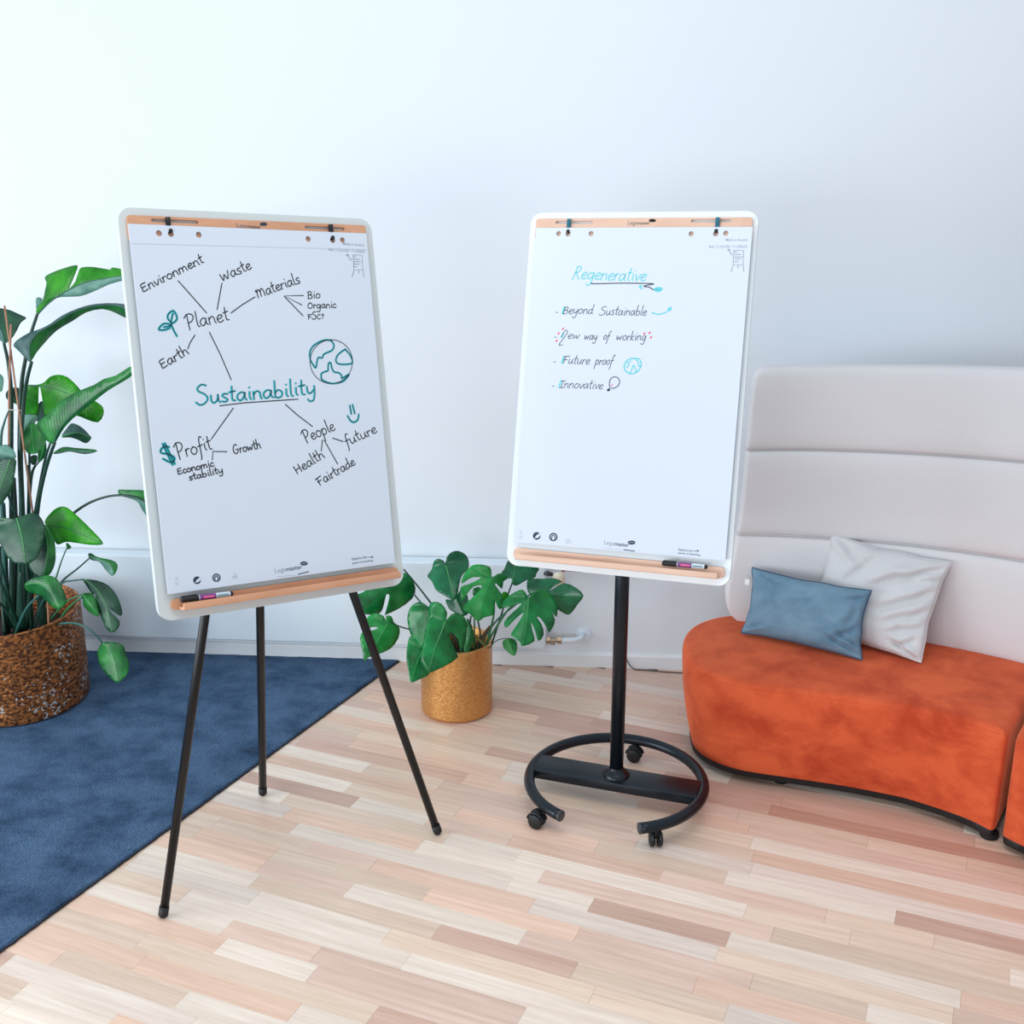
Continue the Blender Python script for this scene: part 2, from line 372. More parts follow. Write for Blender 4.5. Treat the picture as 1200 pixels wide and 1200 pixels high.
pp = [V((q.x, min(q.y, 4.55), .0035)) for q in pp]; pp[0].z = .05; pp[0].y = 4.56; pp[1].z = .02
tube(bm, [V(q) for q in spline([tuple(q) for q in pp], 5)], .0025, 8)
tag(frombm('cable', bm, mat('grey_cable', (70, 66, 66), .6), base=tuple(pp[2])), 'thin dark cable lying along the baseboard behind the round-base stand', 'cable')

# ------------------------------------------------------------------ flipcharts
SS = .975
class Board:
    def __init__(s, u, v, c): s.u = V(u).normalized(); s.v = (V(v)-s.u*V(v).dot(s.u)).normalized(); s.n = s.u.cross(s.v); s.c = CO+(V(c)-CO)*SS
    def P(s, a, b, n=0): return s.c+s.u*a+s.v*b+s.n*n
    def uv(s, x, y, n=0): d = ray(x, y); t = ((s.c+s.n*n-CO).dot(s.n))/d.dot(s.n); p = CO+d*t-s.c; return (p.dot(s.u), p.dot(s.v))
    def ax(s): return (s.u, s.v, s.n)
BL = Board((.7773, .6246, -.0756), (-.1042, .2463, .9636), (-.8773, 3.0641, 1.47))
BR = Board((.9598, -.2793, .0266), (.0529, .2734, .9604), (.1145, 3.5441, 1.4267))
M_board = mat('pale_grey_laminate', (206, 214, 214), .3); M_boardR = mat('white_laminate', (226, 234, 238), .3)
M_paper = mat('white_paper', (212, 222, 234), .85, bump=.02, bscale=8); M_paperR = mat('bright_white_paper', (212, 221, 234), .85, bump=.02, bscale=8)
M_edge = mat('paper_edge', (200, 206, 218), .9)
M_wl = wood('beech_orange', col=(214, 160, 126), gx=4, gy=60, rough=.4, dark=.2, ang=(0, 0, math.radians(38))); M_wr = wood('beech_pale', col=(226, 190, 168), gx=4, gy=60, rough=.4, dark=.14, ang=(0, 0, math.radians(-16)))
M_black = mat('black_powder_coat', (20, 21, 23), .38, .3, bump=.03, bscale=400); M_blk2 = mat('dark_blue_black_steel', (24, 32, 40), .3, .45)
M_rub = mat('black_rubber', (14, 15, 17), .6); M_blackp = mat('black_clip', (14, 18, 24), .4); M_teal = mat('petrol_blue_clip', (16, 96, 120), .4)
M_ink = mat('black_ink', (22, 26, 36), .6); M_inkg = mat('grey_black_ink', (66, 70, 84), .6); M_tl = mat('teal_ink', (12, 176, 186), .6); M_cy = mat('cyan_ink', (84, 206, 214), .6)
M_print = mat('grey_print', (96, 102, 116), .7); M_printl = mat('pale_grey_print', (158, 164, 178), .7); M_printd = mat('dark_print', (44, 54, 72), .7); M_red = mat('red_ink', (232, 84, 110), .6)

def ribbon(B, lines, width, off=.0006):
    """flat ink strokes lying on the paper; lines are lists of (u, v)"""
    vs = []; fs = []; h = width/2
    for ln in lines:
        p = [V(q) for q in ln]; q = [p[0]]
        for x in p[1:]:
            if (x-q[-1]).length > width*.12: q.append(x)
        p = q
        if len(p) == 1: p = [p[0], p[0]+V((width*.4, 0))]
        k = len(vs); m_ = len(p)
        for i, a in enumerate(p):
            d = (p[min(i+1, m_-1)]-p[max(i-1, 0)])
            d = d.normalized() if d.length > 1e-9 else V((1, 0)); nn = V((-d.y, d.x))*h
            vs += [a+nn, a-nn]
        fs += [(k+2*i+1, k+2*i+3, k+2*i+2, k+2*i) for i in range(m_-1)]
        for e, d in ((0, p[0]-p[1]), (m_-1, p[-1]-p[-2])):
            d = d.normalized(); a0 = math.atan2(d.y, d.x); k2 = len(vs)
            vs += [p[e]+V((math.cos(a0+t), math.sin(a0+t)))*h for t in (-PI/2, -PI/4, 0, PI/4, PI/2)]
            fs.append(tuple(range(k2, k2+5)))
    return [B.P(v.x, v.y, off) for v in vs], fs
def ink(name, B, lines, width, m, parent, off=.0006, label=None, px=True, smooth=5, closed=False):
    L_ = []
    for ln in lines:
        q = spline(ln, smooth, closed) if smooth and len(ln) > 2 else ln
        if closed: q = q+[q[0]]
        L_.append([B.uv(*a) for a in q] if px else q)
    o = mesh(name, *ribbon(B, L_, width, off), m, parent, smooth=False)
    if label: o['label'] = label
    return o
G = {  # handwriting: strokes on baseline 0, x-height 1
'a': (1.0, [[(.8, .85), (.45, 1), (.1, .7), (.05, .3), (.3, 0), (.6, .25), (.8, .8)], [(.8, .9), (.76, .3), (.95, .02)]]),
'b': (.95, [[(.12, 2.1), (.1, 1), (.1, .1)], [(.1, .6), (.4, .95), (.75, .7), (.72, .2), (.4, 0), (.1, .12)]]),
'c': (.8, [[(.7, .85), (.4, 1), (.08, .6), (.15, .12), (.45, 0), (.75, .2)]]),
'd': (1.0, [[(.75, .8), (.45, .95), (.1, .65), (.08, .2), (.35, 0), (.7, .3)], [(.82, 2.0), (.76, 1), (.76, .3), (.95, .02)]]),
'e': (.85, [[(.1, .45), (.5, .55), (.72, .8), (.45, 1), (.12, .7), (.1, .25), (.4, 0), (.8, .2)]]),
'f': (.7, [[(.8, 1.9), (.55, 2.05), (.38, 1.6), (.3, .5), (.2, -.6), (.05, -.9)], [(.05, .85), (.7, .95)]]),
'g': (1.0, [[(.8, .85), (.45, 1), (.1, .7), (.08, .3), (.35, .05), (.65, .3), (.8, .8)], [(.82, .95), (.8, 0), (.65, -.75), (.3, -.85), (.1, -.6)]]),
'h': (.95, [[(.12, 2.0), (.12, 1), (.1, 0)], [(.1, .5), (.4, .95), (.7, .8), (.75, .3), (.85, 0)]]),
'i': (.42, [[(.2, .95), (.18, .3), (.32, .02)], [(.22, 1.45), (.24, 1.5)]]),
'k': (.85, [[(.12, 2.0), (.1, 0)], [(.7, 1), (.15, .45), (.75, 0)]]),
'l': (.4, [[(.18, 2.1), (.14, 1), (.16, .2), (.35, .02)]]),
'm': (1.45, [[(.08, .95), (.1, 0)], [(.1, .6), (.35, .98), (.6, .8), (.62, .05)], [(.63, .6), (.9, .98), (1.15, .8), (1.2, .3), (1.3, 0)]]),
'n': (.95, [[(.08, .95), (.1, 0)], [(.1, .6), (.4, .98), (.7, .8), (.74, .3), (.85, 0)]]),
'o': (.95, [[(.45, 1), (.1, .7), (.1, .25), (.42, 0), (.8, .3), (.8, .75), (.45, 1), (.35, .97)]]),
'p': (.95, [[(.1, .95), (.1, 0), (.08, -.9)], [(.1, .6), (.4, 1), (.78, .7), (.7, .2), (.35, .02), (.1, .2)]]),
'r': (.65, [[(.1, .95), (.1, 0)], [(.1, .55), (.3, .92), (.6, .9)]]),
's': (.75, [[(.65, .9), (.35, 1), (.12, .78), (.35, .52), (.62, .25), (.4, 0), (.05, .1)]]),
't': (.65, [[(.3, 1.8), (.25, .9), (.28, .15), (.55, .05)], [(.0, 1.1), (.6, 1.2)]]),
'u': (.98, [[(.08, .95), (.08, .3), (.3, 0), (.65, .3), (.76, .95)], [(.76, .95), (.76, .3), (.92, .02)]]),
'v': (.8, [[(.05, .95), (.35, 0), (.75, .98)]]),
'w': (1.3, [[(.05, .95), (.25, .05), (.58, .75), (.85, .05), (1.15, .98)]]),
'y': (.9, [[(.08, .95), (.1, .35), (.35, .1), (.7, .5)], [(.78, .98), (.75, 0), (.6, -.75), (.25, -.85), (.08, -.6)]]),
'B': (1.05, [[(.15, 1.5), (.12, 0)], [(.0, 1.4), (.5, 1.55), (.8, 1.25), (.5, .85), (.2, .8)], [(.3, .82), (.85, .65), (.85, .2), (.45, 0), (.05, .02)]]),
'C': (1.1, [[(.9, 1.3), (.55, 1.5), (.1, 1), (.15, .3), (.5, 0), (.95, .2)]]),
'E': (1.05, [[(.9, 1.5), (.15, 1.42), (.15, .7), (.12, .05), (.9, .12)], [(.15, .78), (.75, .85)]]),
'F': (1.05, [[(.25, 1.5), (.2, .8), (.15, 0)], [(-.15, 1.42), (.5, 1.5), (1.05, 1.55)], [(0, .75), (.75, .82)]]),
'G': (1.35, [[(1.0, 1.55), (.6, 1.75), (.1, 1.1), (.15, .3), (.55, 0), (1.0, .3), (1.1, .75), (.65, .75)]]),
'H': (1.15, [[(.1, 1.5), (.12, 0)], [(.9, 1.5), (.9, 0)], [(.1, .7), (.9, .8)]]),
'I': (.8, [[(.4, 1.45), (.35, 0)], [(.05, 1.4), (.8, 1.5)], [(.0, .0), (.75, .03)]]),
'M': (1.6, [[(.0, 1.1), (.15, 1.25), (.12, 0)], [(.14, .8), (.45, 1.3), (.7, .9), (.7, .05)], [(.7, .8), (1.05, 1.3), (1.3, .9), (1.35, 0)]]),
'N': (1.2, [[(.0, .2), (.35, 1.4), (.7, 1.5), (.9, 1.0), (.6, .1), (.1, -1.1), (.25, -1.4), (.75, -1.2)]]),
'O': (1.25, [[(.6, 1.45), (.15, 1.1), (.1, .4), (.5, 0), (1.0, .35), (1.05, 1.0), (.6, 1.45), (.45, 1.4)]]),
'P': (1.15, [[(.3, 1.75), (.28, .9), (.3, -.15)], [(-.1, 1.45), (.3, 1.85), (.85, 1.75), (1.0, 1.3), (.7, .85), (.3, .75)]]),
'R': (1.2, [[(.3, 1.9), (.25, .9), (.12, 0)], [(.25, 1.85), (.7, 2.0), (.9, 1.6), (.6, 1.15), (.25, 1.0)], [(.4, 1.05), (.7, .5), (1.05, 0)]]),
'S': (1.3, [[(1.05, 2.2), (.6, 2.35), (.2, 1.95), (.3, 1.55), (.85, 1.15), (1.1, .6), (.8, .05), (.3, -.1), (-.05, .25)]]),
'W': (1.5, [[(.0, 1.2), (.2, .05), (.6, .95), (.9, .05), (1.35, 1.3)]]),
'?': (.8, [[(.1, 1.2), (.35, 1.5), (.7, 1.2), (.4, .75), (.38, .45)], [(.38, .08), (.4, .1)]]),
' ': (.7, [])}
def word(B, text, p0, p1, xh, wid, m, parent, slant=0, off=.0006, cap=1, shift=(0, 0), name='handwritten_word', color='black'):
    tot = sum(G[ch][0] for ch in text)+.06*len(text); x0, y0 = p0; x1, y1 = p1; dx, dy = x1-x0, y1-y0; ln = math.hypot(dx, dy)
    ex, ey = dx/ln, dy/ln; ux, uy = ey, -ex; sx = ln/tot; cur = 0; lines = []
    rr = random.Random(text)
    for ch in text:
        a, st = G[ch]; jy = rr.uniform(-.05, .05)
        for s in st:
            L_ = []
            for (gx, gy) in (spline(s, 4) if len(s) > 2 else s):
                yy = (gy+jy)*xh*(cap if ch.isupper() else 1); X = (cur+gx)*sx+slant*yy
                L_.append(B.uv(x0+ex*X+ux*yy+shift[0], y0+ey*X+uy*yy+shift[1]))
            lines.append(L_)
        cur += a+.06
    o = mesh(name, *ribbon(B, lines, wid, off), m, parent, smooth=False)
    o['label'] = '%s handwritten word %s' % (color, text); return o
def printed(B, text, p0, p1, m, parent, bold=0, name='printed_text', off=.0005, hk=1):
    cu = bpy.data.curves.new('t', 'FONT'); cu.body = text; cu.size = 1; cu.offset = bold; cu.resolution_u = 2
    to = bpy.data.objects.new('t', cu); sc.collection.objects.link(to); bpy.context.view_layer.update()
    me = bpy.data.meshes.new_from_object(to.evaluated_get(bpy.context.evaluated_depsgraph_get()))
    bpy.data.objects.remove(to); bpy.data.curves.remove(cu)
    xs = [v.co.x for v in me.vertices]; w_ = max(xs)-min(xs); mnx = min(xs); a = V(B.uv(*p0)); b_ = V(B.uv(*p1)); e = (b_-a); k = e.length/w_; e.normalize(); f = V((-e.y, e.x))
    vs = [B.P(*(a+e*(v.co.x-mnx)*k+f*v.co.y*k*hk), off) for v in me.vertices]; fs = [tuple(p.vertices) for p in me.polygons]
    bpy.data.meshes.remove(me)
    return mesh(name, vs, fs, m, parent, smooth=False)
def disc(name, B, outl, m, parent, off=.0005, holes=()):
    o = [B.uv(*q) for q in outl]; hs = [[B.uv(*q) for q in h_] for h_ in holes]; vs, fs = triangulate(o, hs)
    return mesh(name, [B.P(x, y, off) for x, y in vs], fs, m, parent, smooth=False)

def easel_head(B, T, board_o, bar, slots, tray, mw, mb):
    """board plate, slotted top rail, tray; all numbers in board metres"""
    plate('board', board_o, [], .018, lambda a, b, n: B.P(a, b, n-.018), mb, T)
    hs = [rrect(a0, b0-.0042, a1, b0+.0042, .0040, 4) for a0, a1, b0 in slots]
    o = plate('top_rail', bar, hs, .010, lambda a, b, n: B.P(a, b, n-.0075), mw, T); o['label'] = 'slotted wooden top rail'
    l, r, t, b0 = tray
    o = plate('tray_back', rrect(l, b0, r, t, .014, 5), [], .010, lambda a, b, n: B.P(a, b, n-.0075), mw, T)
    bm = bmesh.new(); li, ri = l+.018, r-.014
    box(bm, B.P((li+ri)/2, b0+.004, .010), B.ax(), ((ri-li)/2, .004, .0175), .002)
    o = frombm('tray_shelf', bm, mw, T, auto=40)
    bm = bmesh.new(); box(bm, B.P((li+ri)/2, b0+.009, .030), B.ax(), ((ri-li)/2, .009, .004), .003)
    o = frombm('tray_lip', bm, mw, T, auto=40); o['label'] = 'wooden front lip of the pen tray'
def clips(B, T, cs, m):
    for (x, ya, yb), (hx, hy) in cs:
        a = V(B.uv(x, ya)); b_ = V(B.uv(x, yb)); c = (a+b_)/2; h = abs(a.y-b_.y)/2+.001
        bm = bmesh.new(); box(bm, B.P(c.x, c.y, -.003), B.ax(), (.006, h, .0045), .002); frombm('clip', bm, m, T, auto=40)
        bm = bmesh.new(); q = V(B.uv(hx, hy)); lathe(bm, B.P(q.x, q.y, -.002), [(.0055, -.006), (.0055, .004), (.004, .006), (.0005, .0065)], 16, B.ax()); frombm('clip_peg', bm, M_rub, T, auto=40)
def pen(B, p0, p1, label, off=.012, parts=(.32, .93)):
    a = B.P(*B.uv(*p0, off), off); b_ = B.P(*B.uv(*p1, off), off); d = (b_-a).normalized(); ln = (b_-a).length
    s = B.n; t = d.cross(s).normalized(); s = t.cross(d); ax = (s, t, d)
    T = thing('marker', tuple((a+b_)/2), label, 'marker')
    bm = bmesh.new(); lathe(bm, a, [(.004, 0), (.0072, .002), (.0078, .006), (.0082, ln*.33), (.0070, ln*.335)], 20, ax); box(bm, a+d*ln*.17+B.v*.008, (d, B.v, B.n), (ln*.14, .0015, .002), .0005); frombm('cap', bm, M_rub, T, auto=40)
    bm = bmesh.new(); lathe(bm, a, [(.0070, ln*.33), (.0072, ln*.34), (.0072, ln*.93), (.0066, ln*.94)], 20, ax); frombm('barrel', bm, mat('white_barrel', (206, 218, 226), .35), T, auto=40)
    bm = bmesh.new(); lathe(bm, a, [(.0060, ln*.935), (.0066, ln*.94), (.0062, ln*.985), (.004, ln)], 20, ax); frombm('end_plug', bm, M_rub, T, auto=40)
    bm = bmesh.new(); lathe(bm, a, [(.0075, ln*.35), (.0075, ln*.66)], 20, ax, cap=False); o = frombm('label_band', bm, mat('plum_label', (120, 62, 130), .4), T)
    bm = bmesh.new(); lathe(bm, a, [(.0077, ln*.42), (.0077, ln*.62)], 20, ax, cap=False)
    bmesh.ops.delete(bm, geom=[v for v in bm.verts if abs((v.co-a).dot(t)) > .0035 or (v.co-a).dot(s) < 0], context='VERTS')
    frombm('label_stripe', bm, mat('pink_print', (236, 96, 140), .5), T)
    bm = bmesh.new(); lathe(bm, a, [(.0075, ln*.68), (.0075, ln*.90)], 20, ax, cap=False)
    bmesh.ops.delete(bm, geom=[v for v in bm.verts if abs((v.co-a).dot(t)) > .003 or (v.co-a).dot(s) < 0], context='VERTS')
    frombm('label_print', bm, mat('grey_green_print', (120, 150, 160), .5), T)
    return T

# ---- left flipchart: tripod
A = BL.P(.02, .107, -.125); feet = [V((-1.215, 2.776, 0)), V((-.469, 3.259, 0)), V((-1.108, 3.454, 0))]
E1 = thing('tripod_flipchart', tuple(sum(feet, V())/3), 'grey flipchart board with orange-toned wood rails on three straight black legs', 'flipchart')
q = [BL.uv(*p, -.018) for p in ((140, 300), (150, 242.6), (436.5, 278), (459, 689), (195, 726), (187.5, 707))]
l = (q[0][0]+q[5][0])/2; r = BL.uv(436.5, 278, -.018)[0]*.5+BL.uv(472.5, 670, -.018)[0]*.5; t = (BL.uv(150, 242.6, -.018)[1]+BL.uv(423, 256.5, -.018)[1])/2; b0 = (q[3][1]+q[4][1])/2
barL = BL.uv(148.5, 251.6, -.0075); barR = BL.uv(428.4, 264.5, -.0075)
sl = [BL.uv(177, 257.8, -.0075), BL.uv(232.5, 260.6, -.0075), BL.uv(357, 266, -.0075), BL.uv(404, 268.4, -.0075)]
tb = [BL.uv(200, 701, -.0075), BL.uv(466.5, 665.5, -.0075), BL.uv(200, 712.5, 0), BL.uv(466, 676, 0)]
easel_head(BL, E1, rrect(l, b0, r, t, .036, 8), rrect(barL[0], barL[1]-.065, barR[0], (barL[1]+barR[1])/2, .008),
   [(sl[0][0], sl[1][0], (sl[0][1]+sl[1][1])/2), (sl[2][0], sl[3][0], (sl[2][1]+sl[3][1])/2)], (tb[0][0], tb[1][0], (tb[0][1]+tb[1][1])/2, (tb[2][1]+tb[3][1])/2-.004), M_wl, M_board)
for i, f in enumerate(feet):
    bm = bmesh.new(); d = (f-A).normalized(); st = A+d*.03+(BL.u*(-.05, .05, 0)[i])
    tube(bm, [st, f-(f-st).normalized()*.03], [.0135, .0128], 20); leg = frombm('leg', bm, M_black, E1)
    bm = bmesh.new(); g = (f-st).normalized(); tube(bm, [f-g*.035+V((0, 0, .003)), f-g*.008+V((0, 0, .003)), f+V((0, 0, .004))], [.0145, .0145, .009], 16); frombm('rubber_foot', bm, M_rub, leg)
bm = bmesh.new(); box(bm, A, BL.ax(), (.08, .035, .03), .006); box(bm, (A+BL.P(.02, .107, -.04))/2, BL.ax(), (.05, .025, .05), .004); frombm('tripod_head', bm, M_black, E1, auto=40)
clips(BL, E1, [((197.3, 254.6, 264), (200, 270.5)), ((388.3, 263, 271.6), (389.8, 278.5))], M_blackp)
printed(BL, 'Lega', (278.6, 265.6), (290.3, 266.4), M_print, E1, 0, 'rail_logo', -.007)
printed(BL, 'master', (290.9, 266.4), (307.3, 267.6), M_printd, E1, .004, 'rail_logo', -.007)
disc('logo_badge', BL, circ(310, 262, 4.6, 16, 2.1), M_printd, E1, -.007)

def pad(B, T0, corners, holesz, m, label, cat='paper pad', bulge=None):
    base = B.P(0, -.48, 0); pts = [B.uv(*p) for p in corners]
    T = thing('flipchart_pad', tuple(base), label, cat)
    o_ = []; n = 10
    for i in range(4):
        a, b_ = V(pts[i]), V(pts[(i+1) % 4]); o_ += [tuple(a+(b_-a)*k/n) for k in range(n)]
    o_ = o_[::-1]
    hs = [circ(*B.uv(*h), .0078, 16) for h in holesz]
    plate('top_sheet', o_, hs, .0012, B.P, m, T, step=.05)
    o2 = [(x*.997, y*.9985+.0002) for x, y in o_]
    plate('sheet_block', o2, hs, .0048, lambda a, b, k: B.P(a, b, k-.0014), M_edge, T)
    return T
PL = pad(BL, E1, [(150, 262), (429.3, 273.5), (463, 659.4), (197, 696.5)], [(186.3, 273.3), (200.3, 274), (233, 275), (361.3, 280), (389.8, 281.3), (401.4, 281.3)], M_paper,
   'paper pad with the mind map around the teal word Sustainability, clipped on tripod board')
IW = .0029
ink('perforation', BL, [[(153, 285.5), (429.5, 292.5)]], .0014, mat('perforation_grey', (188, 198, 210), .8), PL, .0003, smooth=0)
for tx, a, b_, xh, cp in [('Environment', (167.5, 342.5), (240, 307), 6.2, 1), ('Waste', (261, 330), (296, 314.5), 7, 1.05), ('Planet', (219.5, 386), (270, 374.5), 8.8, 1.05), ('Earth', (190, 432), (222.5, 414), 6.6, 1),
   ('Materials', (302, 349.3), (353, 331), 6.8, 1.05), ('Bio', (360.5, 350), (376, 349.3), 5.4, 1), ('Organic', (360.5, 361.5), (394.5, 360.7), 4.6, 1), ('FSC?', (361, 374), (380, 373.8), 4.0, .9),
   ('Profit', (208, 537.5), (250, 526), 9, 1.1), ('Growth', (274, 532), (306.5, 524.8), 5.6, 1.1), ('Economic', (208.5, 556), (251.5, 545.8), 4.4, 1), ('stability', (222, 563), (262, 553.5), 4.2, 1),
   ('People', (358, 519), (394, 503.5), 7.6, 1.05), ('future', (406, 522.5), (443, 506.5), 6.6, 1), ('Health', (348, 555.5), (381.5, 535.5), 6.4, 1), ('Fairtrade', (374.5, 569), (417.5, 543.5), 6, 1)]:
    word(BL, tx, a, b_, xh, IW if tx not in ('Bio', 'Organic', 'FSC?') else .0025, M_ink, PL, cap=cp)
S_ = 'Sustainability'
word(BL, S_, (231, 474), (371.5, 461.5), 9.6, .0052, M_tl, PL, off=.0005, shift=(-.7, .2), color='teal'); word(BL, S_, (231, 474), (371.5, 461.5), 9.6, .0016, M_ink, PL, off=.0009, shift=(.2, 0), name='handwritten_core')  # thin black ink stroke drawn on top of the wider teal one
for ln in [[(208.7, 329), (242, 366.7)], [(260, 332), (254.4, 362.7)], [(270.7, 366.7), (284, 357), (298.7, 348)], [(228.4, 392.7), (223, 401), (220, 408.7)], [(245.3, 389.3), (258, 415), (270.8, 445)],
   [(355.3, 346.3), (333.3, 346.7), (353.3, 357.3)], [(333.3, 347.5), (355, 370)], [(257.5, 475.5), (286.7, 472), (349.2, 467.8)], [(273.3, 478.3), (247.7, 514.3)], [(334.2, 473.8), (349, 486.8), (366, 499.7)],
   [(248.8, 538.8), (249.4, 529), (265.8, 529.3)], [(377.8, 515.4), (376.4, 528.8)], [(380, 516), (395.6, 543.8)], [(389.7, 513.4), (402, 517.4)]]:
    ink('drawn_line', BL, [ln], .0027, M_ink, PL, smooth=0)
z7 = lambda pts, ox=150, oy=280, s=7.5: [(ox+x/s, oy+y/s) for x, y in pts]
sd = [z7([(380, 735), (350, 700), (355, 660), (400, 632), (430, 690), (415, 725), (380, 745)]), z7([(395, 655), (378, 735), (400, 800), (430, 855)]), z7([(378, 762), (350, 745), (305, 750), (270, 795), (320, 800), (368, 782)]), z7([(315, 775), (378, 765)])]
ink('drawn_seedling', BL, sd, .0058, M_tl, PL, .0005, 'teal sketch of a seedling'); ink('drawn_seedling', BL, sd, .0019, M_ink, PL, .0009)
z8 = lambda pts: z7(pts, 180, 470, 8.571)
dl = [z8([(155, 462), (110, 455), (72, 490), (80, 522), (140, 532), (200, 560), (208, 592), (170, 615), (95, 580)]), z8([(90, 430), (190, 640)]), z8([(112, 424), (212, 630)])]
ink('drawn_dollar_sign', BL, dl, .0064, M_tl, PL, .0005, 'teal dollar sign'); ink('drawn_dollar_sign', BL, dl, .0020, M_ink, PL, .0009)
z6 = lambda pts: z7(pts, 220, 390, 6)
ink('drawn_globe', BL, [circ(388.1, 423.8, 24.9, 40, 25.7)], .0019, M_ink, PL, .0009, 'sketched globe', closed=True, smooth=1)
cont = [z6([(1008, 55), (1027, 85), (1015, 122), (958, 150), (945, 176), (915, 178), (900, 245), (880, 222), (862, 190), (858, 140), (880, 95), (930, 62), (975, 50), (1008, 55)]),
 z6([(1107, 115), (1060, 150), (1042, 185), (1050, 212), (1090, 222), (1155, 212), (1143, 160), (1107, 117)]),
 z6([(940, 325), (938, 290), (960, 275), (985, 265), (987, 230), (994, 210), (1006, 215), (1014, 250), (1030, 275), (1062, 282), (1080, 298), (1082, 320), (1100, 310), (1135, 293), (1100, 335), (1060, 352), (1010, 356), (960, 340), (940, 325)])]
ink('drawn_continents', BL, cont, .0054, M_tl, PL, .0005, 'teal continents of the globe'); ink('drawn_continents', BL, cont, .0017, M_ink, PL, .0010)
z9 = lambda pts: z7(pts, 320, 460, 8.571)
sm = [z9([(770, 130), (785, 215)]), z9([(797, 122), (820, 210)]), z9([(748, 235), (780, 285), (815, 298), (850, 272), (860, 220)])]
ink('drawn_smiley', BL, sm, .0058, M_tl, PL, .0005, 'teal smiling face'); ink('drawn_smiley', BL, sm, .0019, M_ink, PL, .0009)

def prints(B, T, icons, logo, badge, sub, exp, made, ref, easel, arrow):
    (ax_, ay), (bx, by), (cx_, cy_), (dx, dy) = icons
    ink('printed_icon', B, [circ(ax_, ay-1, 1.3, 8), [(ax_-2, ay+4), (ax_+2, ay+4)], [(ax_-2, ay+6), (ax_+2, ay+6)]], .0009, M_printl, T, smooth=0)
    disc('printed_icon', B, circ(bx, by, 4.5, 20), M_printd, T)
    disc('printed_icon', B, [(bx-2.5, by+2.8), (bx-.5, by-.5), (bx+3.6, by-3.4), (bx+4.3, by-.5), (bx+1.5, by+2.2)], M_paper, T, .0008)
    disc('printed_icon', B, circ(cx_, cy_, 4.9, 20), M_printd, T, .0005, [circ(cx_, cy_, 3.4, 16)])
    ink('printed_icon', B, [[(cx_-2, cy_+2), (cx_-1.6, cy_-1), (cx_+.2, cy_-2), (cx_+1.8, cy_-.4), (cx_+1.8, cy_+2)]], .0035, M_print, T)
    ink('printed_icon', B, [[(dx-1.5, dy-1), (dx, dy), (dx+1.5, dy-1)], [(dx-3, dy+2), (dx+3, dy+1.6)], [(dx-3, dy+4), (dx+3, dy+3.6)]], .0012, M_printl, T, smooth=0)
    (x0, y0), (x1, y1) = logo; xm, ym = x0+(x1-x0)*.40, y0+(y1-y0)*.40
    printed(B, 'Lega', (x0, y0), (xm, ym), M_printl, T, 0, 'printed_logo'); printed(B, 'master', (xm+.6, ym), (x1, y1), M_printd, T, .006, 'printed_logo')
    disc('logo_badge', B, circ(badge[0], badge[1], 4.4, 18, 2.4), M_printd, T); ink('logo_badge', B, [[(badge[0]-2.6, badge[1]), (badge[0]+2.6, badge[1]-.2)]], .0018, M_printl, T, .0008, smooth=0)
    ink('printed_rule', B, [sub[0]], .0007, M_printl, T, smooth=0); ink('printed_script', B, [sub[1]], .0030, M_print, T, smooth=0)
    for tx, a, b_ in exp: printed(B, tx, a, b_, M_printd, T, 0)
    (a, b_), = [exp[0][1:]]; e = (b_[0]+1.2, b_[1]-1); k = 6
    ink('printed_arrow', B, [[e, (e[0]+k, e[1]-.3)], [(e[0]+k-1.6, e[1]-1.6), (e[0]+k, e[1]-.3), (e[0]+k-1.4, e[1]+1.2)]], .0014, M_printd, T, smooth=0)
    printed(B, 'Made in Austria', *made, M_printl, T, .004); printed(B, 'Ref: 7-153100 / 7-150625', *ref, M_printl, T, .004)
    x, y, w_, h_, k = easel
    ls = [[(x, y), (x+w_, y), (x+w_+k, y+h_), (x+k, y+h_), (x, y)], [(x+k, y+h_), (x+k-2.4, y+h_+8)], [(x+w_+k, y+h_), (x+w_+k+1.2, y+h_+8)], [(x+w_/2+k, y+h_), (x+w_/2+k, y+h_+4)]]
    ls += [[(x+1, y+yy), (x+w_*ww, y+yy)] for yy, ww in ((2, .3), (2, .3), (h_*.28, .75), (h_*.45, .9), (h_*.6, .7), (h_*.78, .45))]
    ink('printed_sketch', B, ls, .0012, M_print, T, smooth=0); ink('printed_arrow', B, [arrow, [(arrow[0][0]-1.3, arrow[0][1]+1.8), arrow[0], (arrow[0][0]+2, arrow[0][1]+1.2)]], .0013, M_print, T, smooth=0)
prints(BL, PL, [(207, 679), (230.8, 680), (253.6, 677), (275.5, 673.5)], [(322.3, 671.5), (354.3, 666.3)], (356.2, 660.3), [[(325, 675.8), (347, 674)], [(349.5, 673), (361.5, 670)]],
  [('Explore the', (412.5, 656.5), (430, 654)), ('power of sketching', (413.2, 661), (437, 657.6))], [(402, 287), (427, 288.6)], [(385, 294), (427.5, 296.3)], (413.5, 299, 10.5, 17.5, 1.3), [(406.7, 298), (409, 302), (412, 305)])
pen(BL, (211.5, 703), (273, 695.5), 'black-capped marker lying at the left end of the tripod board tray')

